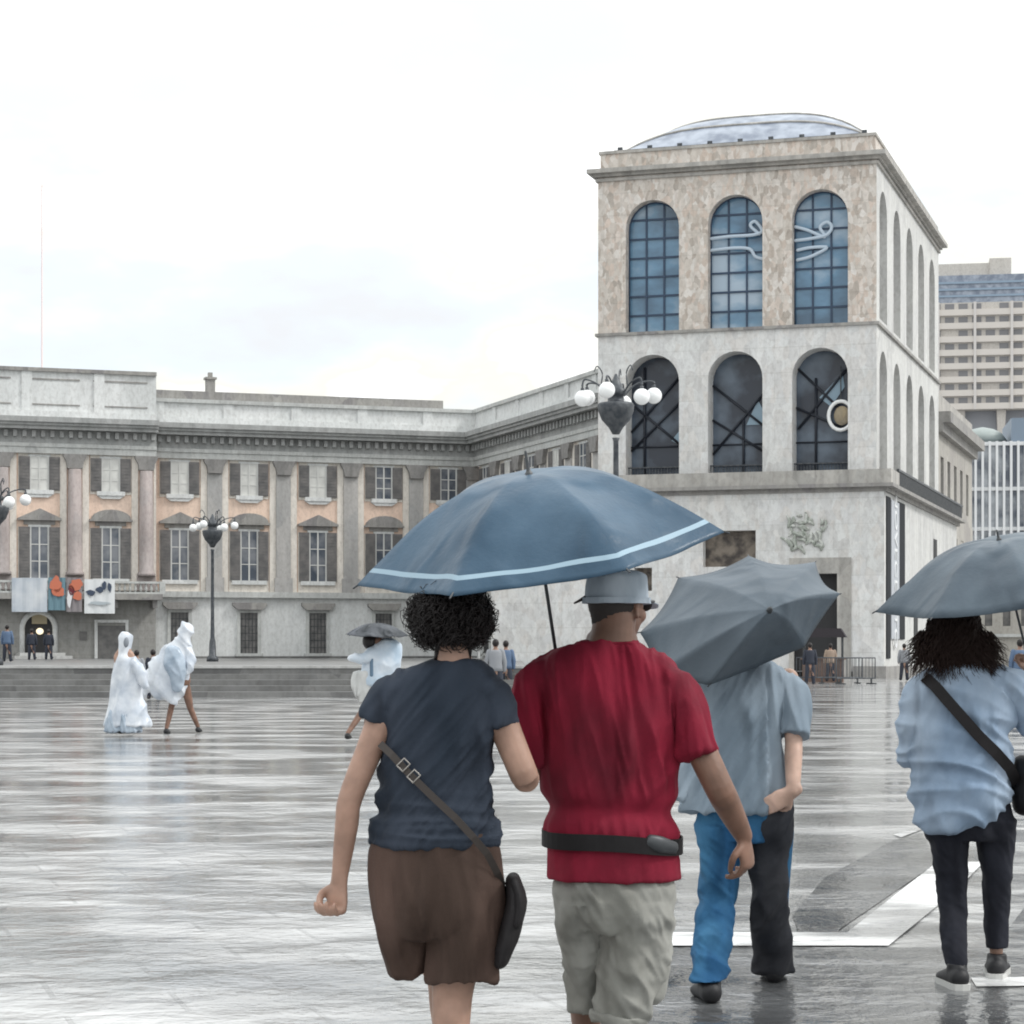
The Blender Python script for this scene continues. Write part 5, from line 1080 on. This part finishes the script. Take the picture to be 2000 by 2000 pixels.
tube(bm, [(L(1504, 1560, 0.0), 0.09, 0.10), (L(1504, 1600, 0.0), 0.092, 0.118), (L(1503, 1680, 0.02), 0.082, 0.10), (L(1502, 1765, 0.07), 0.078, 0.088), (L(1508, 1840, 0.15), 0.082, 0.088), (L(1511, 1898, 0.26), 0.09, 0.10)], seg=24, sub=4, caps='flat', planar=True)
fuse('dark_jeans_leg', bm, dj, P3, 0.0075, 4, lambda c, n: folds(0.018, -0.5, 9, 5, 61, fine=0.16)(c, n))  # right leg much darker than the left, blue strip along its outer edge
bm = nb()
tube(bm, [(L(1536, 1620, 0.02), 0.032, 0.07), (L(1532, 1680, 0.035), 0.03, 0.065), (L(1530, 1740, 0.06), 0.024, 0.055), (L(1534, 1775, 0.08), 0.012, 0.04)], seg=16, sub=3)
fuse('blue_leg_strip', bm, bj, P3, 0.0075, 4)
# dark grey umbrella blown sideways by the wind
U2 = empty('umbrella', (loc3.x, loc3.y, 0)); tag(U2, 'dark grey umbrella tilted by the wind, hiding the head of the man in jeans', 'umbrella')
ug = cloth('slate_umbrella_cloth', (0.066, 0.088, 0.11), (0.105, 0.13, 0.155), 3, 0.006, 9, 0.5, crease=0.3)
tp = [(1640, 1160, 9.05), (1571, 1263, 8.95), (1385, 1338, 8.85), (1285, 1318, 8.95), (1250, 1235, 9.15), (1325, 1128, 9.35), (1462, 1086, 9.45), (1592, 1098, 9.3)]
tips = [W(*q) - V((loc3.x, loc3.y, 0)) for q in tp]; ap2 = W(1503, 1192, 8.72) - V((loc3.x, loc3.y, 0)); n2 = V((0.12, -0.85, 0.45)).normalized()
canopy(U2, ap2, n2, tips, 0.045, [ug], apex=ap2, sag=0.08)
hd = L(1408, 1362, 0.36); ax = (ap2 - hd).normalized(); stick(U2, ap2, ax, (ap2 - hd).length, fer=0.02)

# ------------------------------------------------------------------ woman in denim shirt at the right
P4, L, s, loc4 = person('person', 1880, 9.45, 'woman in loose pale blue shirt and dark jeans with curly hair at the right edge')
hc = L(1868, 1222, 0.02)
bm = nb(); head(bm, hc, 0.1, 0.05, 0.95)
tube(bm, [(L(1868, 1260, 0), 0.052), (L(1872, 1310, -0.01), 0.056)], seg=16, sub=2)
torso(bm, L, s, [(1318, 1838, 1912, .7), (1345, 1805, 1945, .85), (1400, 1800, 1950), (1480, 1815, 1940), (1560, 1830, 1935, .85)], 0.095, caps='round')
shl, shr = L(1800, 1362), L(1955, 1345)
el, wl_ = L(1790, 1475, 0.05), L(1815, 1500, 0.28)
limb(bm, shl, el, wl_, (0.045, 0.04, 0.036, 0.034, 0.024)); hand(bm, wl_, V((0.5, 0.8, 0.1)), V((0.6, -0.5, 0)), -1, 0.9, 0.95)
er, wr = L(2025, 1405, 0.02), L(2010, 1318, 0.16)
limb(bm, shr, er, wr, (0.046, 0.04, 0.036, 0.034, 0.024)); hand(bm, wr, V((-0.05, 0.1, 1)), V((-0.6, 0.6, 0)), 1, 1.1, 0.95)
kl, al = L(1860, 1760, 0.0), L(1868, 1895, -0.2)
limb(bm, L(1850, 1620), kl, al, (0.06, 0.052, 0.04, 0.036, 0.028))
kr, ar_ = L(1946, 1745, 0.08), L(1946, 1870, 0.10)
limb(bm, L(1943, 1620), kr, ar_, (0.06, 0.052, 0.04, 0.036, 0.028))
al.z = 0.095; ar_.z = 0.095; foot(bm, al, -0.05); foot(bm, ar_, 0.25)
fuse('body', bm, M_['skin_w'], P4, 0.007, 4); eyes(P4, hc, 0.1, 0.05, 0.95)
shoe_obj(P4, al, -0.05, 1.0); shoe_obj(P4, ar_, 0.25, 1.0)
dn = cloth('pale_denim_shirt', (0.22, 0.30, 0.41), (0.42, 0.51, 0.62), 3)
bm = nb()
torso(bm, L, s, [(1302, 1842, 1915, .6), (1318, 1815, 1945, .8), (1345, 1790, 1975, 1), (1390, 1782, 1978, 1.1), (1450, 1782, 1968, 1.18), (1520, 1783, 1974, 1.25), (1550, 1784, 1972, 1.28), (1580, 1786, 1958, 1.27), (1600, 1790, 1930, 1.22), (1614, 1800, 1892, 1.1)], 0.125)
# curved shirt tail, longer at the left
tube(bm, [(L(1830, 1335), 0.07, 0.085), (L(1796, 1365), 0.062, 0.075), (L(1786, 1430, 0.03), 0.058, 0.068), (L(1786, 1490, 0.07), 0.05, 0.06)], seg=22, sub=3, caps='flat')
tube(bm, [(L(1935, 1335), 0.075, 0.09), (L(1975, 1345), 0.072, 0.082), (L(2010, 1385, 0.01), 0.066, 0.075), (L(2032, 1420, 0.02), 0.06, 0.066), (L(2022, 1365, 0.1), 0.048, 0.05)], seg=22, sub=3, caps='flat')
def d4(c, n):
    a = 0.022 * (1 - 2.3 * abs(noise.noise(V((c.x * 2.2 + 3, c.y * 3, (c.z + 0.35 * c.x + 1.2 * c.x * c.x) * 13)))))
    return a + folds(0.014, -0.3, 8, 2, 71)(c, n)
fuse('shirt', bm, dn, P4, 0.008, 4, d4)
bkj = cloth('dark_navy_jeans', (0.013, 0.014, 0.02), (0.024, 0.026, 0.036), 5, 0.005, 18)
bm = nb()
torso(bm, L, s, [(1540, 1808, 1962, 1), (1600, 1802, 1980, 1.05), (1640, 1810, 1978, .9)], 0.112)
tube(bm, [(L(1850, 1610, 0), 0.092, 0.105), (L(1856, 1680, 0), 0.074, 0.09), (L(1861, 1760, -0.01), 0.062, 0.07), (L(1862, 1820, -0.10), 0.055, 0.072), (L(1868, 1888, -0.2), 0.045, 0.062)], seg=22, sub=4, caps='flat', planar=True)
tube(bm, [(L(1943, 1600, 0), 0.092, 0.105), (L(1946, 1680, 0.03), 0.072, 0.088), (L(1946, 1750, 0.08), 0.058, 0.066), (L(1946, 1810, 0.10), 0.052, 0.06), (L(1947, 1850, 0.10), 0.044, 0.056)], seg=22, sub=4, caps='flat', planar=True)
fuse('jeans', bm, bkj, P4, 0.0075, 4, folds(0.006, 0.6, 11, 6, 81))
curls('hair', L(1864, 1226, -0.015), (0.118, 0.112, 0.122), 3400, 0.075, 0.0022, M_['hair2'], P4, True, -0.85, 9, 0.95, 0.12, 0.9, 0.06)
bm = nb(); rd = random.Random(4)
for i in range(900):
    x = rd.uniform(1796, 1936); y0 = rd.uniform(1230, 1285); dd = -0.09 + ((x - 1866) / 90) ** 2 * 0.07 + rd.uniform(-0.02, 0.03); p = L(x, y0, dd); k = 9; ph = rd.uniform(0, 6); ln = rd.uniform(0.05, 0.16) * (1 - 0.25 * abs(x - 1866) / 80)
    tube(bm, [(p + V((0.011 * math.cos(ph + j) * j / k + (x - 1866) * 0.00012 * j, 0.009 * math.sin(ph + j) - 0.002 * j, -ln * j / k)), 0.0027 * (1.1 - j / k)) for j in range(k + 1)], seg=4, sub=1, caps='flat')
obj('hair_ends', bm, M_['hair2'], P4, normals=False)
B4 = empty('shoulder_bag', loc4); tag(B4, 'dark bag on a black strap beside the woman in the pale blue shirt', 'bag')
strap_path([L(1806, 1322, -0.07), L(1826, 1340, -0.13), L(1850, 1368, -0.158), L(1880, 1402, -0.172), L(1912, 1438, -0.178), L(1945, 1470, -0.172), L(1972, 1500, -0.14), L(1986, 1530, -0.06)], 0.048, 0.005, 'strap', M_['bagleather'], B4)
bm = nb(); tube(bm, [(L(1945, 1468, -0.162), 0.008), (L(1960, 1484, -0.145), 0.008)], seg=8, sub=1); obj('ring', bm, M_['buckle'], B4)
bm = nb(); tube(bm, [(L(1998, 1490, 0.0), 0.035, 0.1), (L(2000, 1520, 0.0), 0.05, 0.12), (L(2000, 1560, 0), 0.05, 0.12), (L(1998, 1575, 0), 0.04, 0.11)], seg=20, sub=3); fuse('pouch', bm, M_['bagleather'], B4, 0.008, 4)
U3 = empty('umbrella', loc4); tag(U3, 'slate blue umbrella held by the woman at the right edge', 'umbrella')
n3 = V((-0.19, -0.16, 0.97)).normalized(); C3 = L(1966, 1146, 0.05); ap3 = C3 + n3 * 0.2
ug3 = cloth('slate_blue_umbrella_cloth', (0.058, 0.078, 0.10), (0.10, 0.13, 0.158), 3, 0.006, 9, 0.4, crease=0.3)
canopy(U3, C3, n3, umbrella_tips(C3, n3, 0.575, 8, R(0), jit=0.01), 0.07, [ug3], apex=ap3, sag=0.09)
hp = wr + V((0, 0, 0.05)); ax = (ap3 - hp).normalized(); stick(U3, ap3, ax, (ap3 - hp).length + 0.05, fer=0.05)

# ------------------------------------------------------------------ people in the distance
plas = mat('white_plastic_poncho', (0.66, 0.69, 0.74), 0.3, 0.5); vary(plas, (0.42, 0.47, 0.54), (0.70, 0.73, 0.77), 3.5, bump=0.03, bscale=5)
pblue = mat('blue_grey_plastic', (0.32, 0.38, 0.45), 0.2, 0.5); vary(pblue, (0.22, 0.28, 0.35), (0.45, 0.52, 0.6), 4, bump=0.03, bscale=5)
def walker(L, s, x, yh, yf, Y0, root, sk, sc, stance=8, lean=0.0, legs=None, vox=0.016, aw=0.19):
    """simple complete body for a distant figure: head top py, feet py"""
    H = (yf - yh) / s; bm = nb(); top = lambda f, dx=0, dy=0: L(x + dx + lean * (1 - f) * (yf - yh), yh + f * (yf - yh), dy)
    c = top(0.075); head(bm, c, 0, 0, sc)
    tube(bm, [(top(0.12), 0.05), (top(0.19), 0.055)], seg=10, sub=1)
    tube(bm, [(top(0.18), 0.12, 0.08), (top(0.24), 0.18, 0.1), (top(0.4), 0.15, 0.1), (top(0.52), 0.16, 0.11)], seg=14, sub=2)
    fs = legs or [(top(0.52, -stance * 0.4), top(0.75, -stance * 0.7, 0.05), L(x - stance, yf - 8)), (top(0.52, stance * 0.4), top(0.75, stance * 0.8, -0.03), L(x + stance, yf - 8, 0.15))]
    for a, b, c2 in fs: limb(bm, a, b, c2, (0.085, 0.075, 0.055, 0.052, 0.035), seg=12); foot(bm, c2, 0, 1)
    for sx in (-1, 1):
        a = top(0.21) + V((sx * aw, 0, 0)); b = a + V((sx * (0.04 if aw > 0.15 else -0.02), 0.02, -0.27)); c3 = b + V((0, 0.1, -0.18)); limb(bm, a, b, c3, (0.045, 0.04, 0.034, 0.032, 0.024), seg=10); hand(bm, c3, V((0, 0.2, -1)), V((-sx, 0, 0)), 1, 0.5, 1)
    fuse('body', bm, sk, root, vox, 2)
    for i, (a, b, c2) in enumerate(fs): bm = nb(); foot(bm, c2, 0, 1.05, 0, True); fuse('shoe', bm, M_['shoeblack'], root, 0.015, 2)
    return top, fs
# figure in long white poncho
P5, L, s, _ = person('person', 245, 36.5, 'person in a long white hooded plastic poncho trailing on the wet paving', None)
walker(L, s, 243, 1236, 1430, 36.5, P5, M_['skin_w'], 1.0, 7, aw=0.1)
bm = nb(); torso(bm, L, s, [(1236, 239, 251, .7), (1245, 233, 258, .9), (1262, 232, 257, .9), (1276, 228, 258, .8), (1290, 221, 265), (1320, 217, 272), (1350, 216, 280, 1.1), (1375, 212, 284, 1.3), (1400, 205, 292, 1.5), (1418, 201, 296, 1.6)], 0.15, seg=26)
tube(bm, [(L(262, 1295, -0.05), 0.1), (L(276, 1318, -0.1), 0.09), (L(284, 1340, -0.12), 0.07)], seg=14, sub=3)
fuse('poncho', bm, plas, P5, 0.016, 2, folds(0.05, -0.3, 5, 1.2, 5, fine=0.05))
bm = nb(); torso(bm, L, s, [(1388, 216, 270, .9), (1405, 208, 274, 1), (1429, 203, 277, 1.1)], 0.15, dy=-0.06, seg=24); fuse('poncho_hem', bm, pblue, P5, 0.016, 2, folds(0.05, 0.2, 9, 1.2, 15, fine=0.2))
bm = nb(); ball(bm, L(246, 1254, -0.13), 0.05, 0.04, 0.09); obj('hood_shade', bm, mat('painted_hood_shade', (0.22, 0.24, 0.27), 0.6), P5)  # solid ball on the hood; the shade round the face is in its grey
# leaning figure
P6, L, s, _ = person('person', 350, 37.4, 'bare-legged person in a white hooded poncho leaning forward with a wind-blown hem')
walker(L, s, 352, 1222, 1432, 37.4, P6, M_['skin_m'], 1.0, 8, 0.02, [(L(352, 1340), L(336, 1376, 0.1), L(325, 1423, 0.0)), (L(362, 1340, 0.05), L(372, 1384, 0.12), L(387, 1420, 0.2))], aw=0.08)
bm = nb(); torso(bm, L, s, [(1216, 357, 368, .8), (1226, 350, 377, 1), (1242, 348, 375, 1), (1254, 336, 374, .9), (1268, 318, 372), (1290, 310, 372, 1.1), (1320, 296, 370, 1.2), (1345, 292, 366, 1.2), (1362, 305, 352, 1.1), (1375, 330, 346, .8)], 0.17, seg=26)
tube(bm, [(L(362, 1265), 0.09), (L(372, 1290, -0.1), 0.08), (L(366, 1312, -0.15), 0.06)], seg=14, sub=3)
tube(bm, [(L(310, 1300), 0.16), (L(292, 1335, 0), 0.15), (L(282, 1352), 0.08)], seg=14, sub=3)
fuse('poncho', bm, plas, P6, 0.016, 2, folds(0.06, 0.6, 5, 1.6, 9, fine=0.05))
bm = nb(); tube(bm, [(L(338, 1272, -0.16), 0.14, 0.1), (L(340, 1295, -0.2), 0.19, 0.12), (L(346, 1320, -0.2), 0.15, 0.1), (L(346, 1345, -0.18), 0.08, 0.06)], seg=18, sub=3); fuse('covered_backpack', bm, pblue, P6, 0.016, 2, folds(0.03, 0.6, 6, 2, 19, fine=0.05))
# person under small dark umbrella behind the woman in navy
P7, L, s, _ = person('person', 738, 33, 'person in pale blue and white rain jacket under a small dark umbrella')
walker(L, s, 738, 1240, 1452, 33, P7, M_['skin_m'], 1.0, 7, 0, [(L(730, 1345), L(720, 1395, 0.1), L(712, 1440, 0.1)), (L(738, 1345), L(706, 1392, 0.0), L(679, 1432, -0.25))], aw=0.1)
jk = mat('pale_blue_jacket', (0.55, 0.63, 0.72), 0.5); vary(jk, (0.42, 0.53, 0.64), (0.68, 0.72, 0.77), 3)
bm = nb(); torso(bm, L, s, [(1249, 744, 768, .8), (1258, 730, 782, 1), (1280, 712, 786, 1.1), (1310, 706, 780, 1.1), (1338, 705, 768, 1.1)], 0.17, seg=24)
tube(bm, [(L(745, 1270, -0.03), 0.11), (L(712, 1284, -0.15), 0.085), (L(686, 1286, -0.2), 0.06)], seg=16, sub=3)
fuse('jacket', bm, jk, P7, 0.016, 2, folds(0.04, 0.3, 5, 2, 29, fine=0.1))
bm = nb(); torso(bm, L, s, [(1312, 690, 746, 1), (1340, 688, 746, 1), (1372, 700, 742, .9)], 0.13, dy=-0.02, seg=22); fuse('shorts', bm, cloth('grey_white_shorts', (0.5, 0.51, 0.5), (0.6, 0.6, 0.59), 4), P7, 0.016, 2, folds(0.03, 0, 6, 2, 39))
bm = nb(); ball(bm, L(722, 1252, -0.02), 0.11, 0.12, 0.13, 16); obj('hair', bm, M_['hair'], P7)
bm = nb(); tube(bm, [(L(726, 1285, -0.17), 0.03), (L(726, 1318, -0.18), 0.03)], seg=8, sub=1); obj('jacket_cord', bm, mat('blue_cord', (0.12, 0.19, 0.27), 0.6), P7)  # thin dark blue tube upright on the jacket
U4 = empty('umbrella', (P7.location.x, 33, 0)); tag(U4, 'small dark umbrella behind the woman in navy', 'umbrella')
n4 = V((0.02, -0.05, 1)).normalized(); C4 = L(737, 1240, -0.1)
canopy(U4, C4, n4, umbrella_tips(C4, n4, 0.48, 8, R(10)), 0.05, [cloth('dark_grey_umbrella_cloth', (0.055, 0.06, 0.065), (0.15, 0.16, 0.18), 2)], apex=C4 + n4 * 0.17); stick(U4, C4 + n4 * 0.17, n4, 0.6)
# small figures far off
def far(px, Y, zb, yh, top_c, leg_c, label, hair=True, pack=None, sc=1.0):
    H = 1.7; yf = HY + (CAMH - zb) / Y * F; yh_ = yf - H * F / Y
    loc = V(((px - 1000) / F * Y, Y, zb)); r = empty('person', loc); r.scale = (sc, sc, sc); tag(r, label, 'person', 'distant people across the square')
    Lz = lambda p_, q_, dy=0.0: W(p_, q_, Y) + V((0, dy, 0)) - loc
    walker(Lz, F / Y, px, yh_, yf, Y, r, M_['skin_w'], 1.0, 0.16 * F / Y, 0, None, 0.03)
    bm = nb(); z = lambda a: V((0, 0, a)); tube(bm, [(z(1.43), 0.1, 0.09), (z(1.36), 0.21, 0.12), (z(1.1), 0.19, 0.13), (z(0.85), 0.2, 0.14)], seg=16, sub=2, caps='flat')
    for sx in (-1, 1): tube(bm, [(V((sx * 0.18, 0, 1.38)), 0.07), (V((sx * 0.25, 0, 1.1)), 0.06), (V((sx * 0.24, 0.05, 0.88)), 0.055)], seg=10, sub=1)
    obj('jacket', bm, top_c, r, smooth=True)
    bm = nb()
    for sx in (-1, 1): tube(bm, [(V((sx * 0.08, 0, 0.9)), 0.11), (V((sx * 0.12, 0, 0.5)), 0.085), (V((sx * 0.15, 0.04, 0.12)), 0.07)], seg=10, sub=1)
    obj('trousers', bm, leg_c, r, smooth=True)
    bm = nb(); ball(bm, z(1.62) + V((0, -0.02, 0)), 0.095, 0.11, 0.11, 12); obj('hair', bm, M_['hair'], r)
c_d = mat('dark_jacket', (0.03, 0.035, 0.05), 0.8); c_b = mat('blue_jacket', (0.10, 0.15, 0.24), 0.8); c_g = mat('grey_coat', (0.25, 0.26, 0.28), 0.8); c_w = mat('white_raincoat', (0.6, 0.62, 0.66), 0.5); c_t = mat('tan_coat', (0.3, 0.23, 0.18), 0.8)
far(267, 62, 0, 0, c_g, c_d, 'distant child in grey between the two poncho wearers', sc=0.83)
far(299, 63, 0, 0, c_d, c_d, 'distant dark-clothed child beside the leaning poncho wearer', sc=0.84)
far(62, 118, 0.85, 0, c_d, c_d, 'distant dark-clothed person left in front of the palace portal')
far(95, 121, 0.85, 0, c_d, c_d, 'distant dark-clothed person right in front of the palace portal')
far(14, 100, 0.85, 0, c_b, c_d, 'distant person in blue at the left edge on the terrace')
far(968, 60, 0, 0, c_g, c_d, 'distant person in grey seen just right of the hair of the woman in navy')
far(988, 68, 0, 0, c_b, c_d, 'distant person in dark blue between the couple')
far(1582, 88, 0, 0, c_d, c_d, 'distant person in black left of the museum doorway')
far(1622, 97, 0, 0, c_t, c_d, 'distant person in tan by the kiosk at the museum doorway')
far(1766, 100, 0, 0, c_g, c_d, 'distant person in grey by the museum corner')
far(1992, 60, 0, 0, c_b, c_d, 'distant person in blue at the right edge behind the shoulder of the woman')
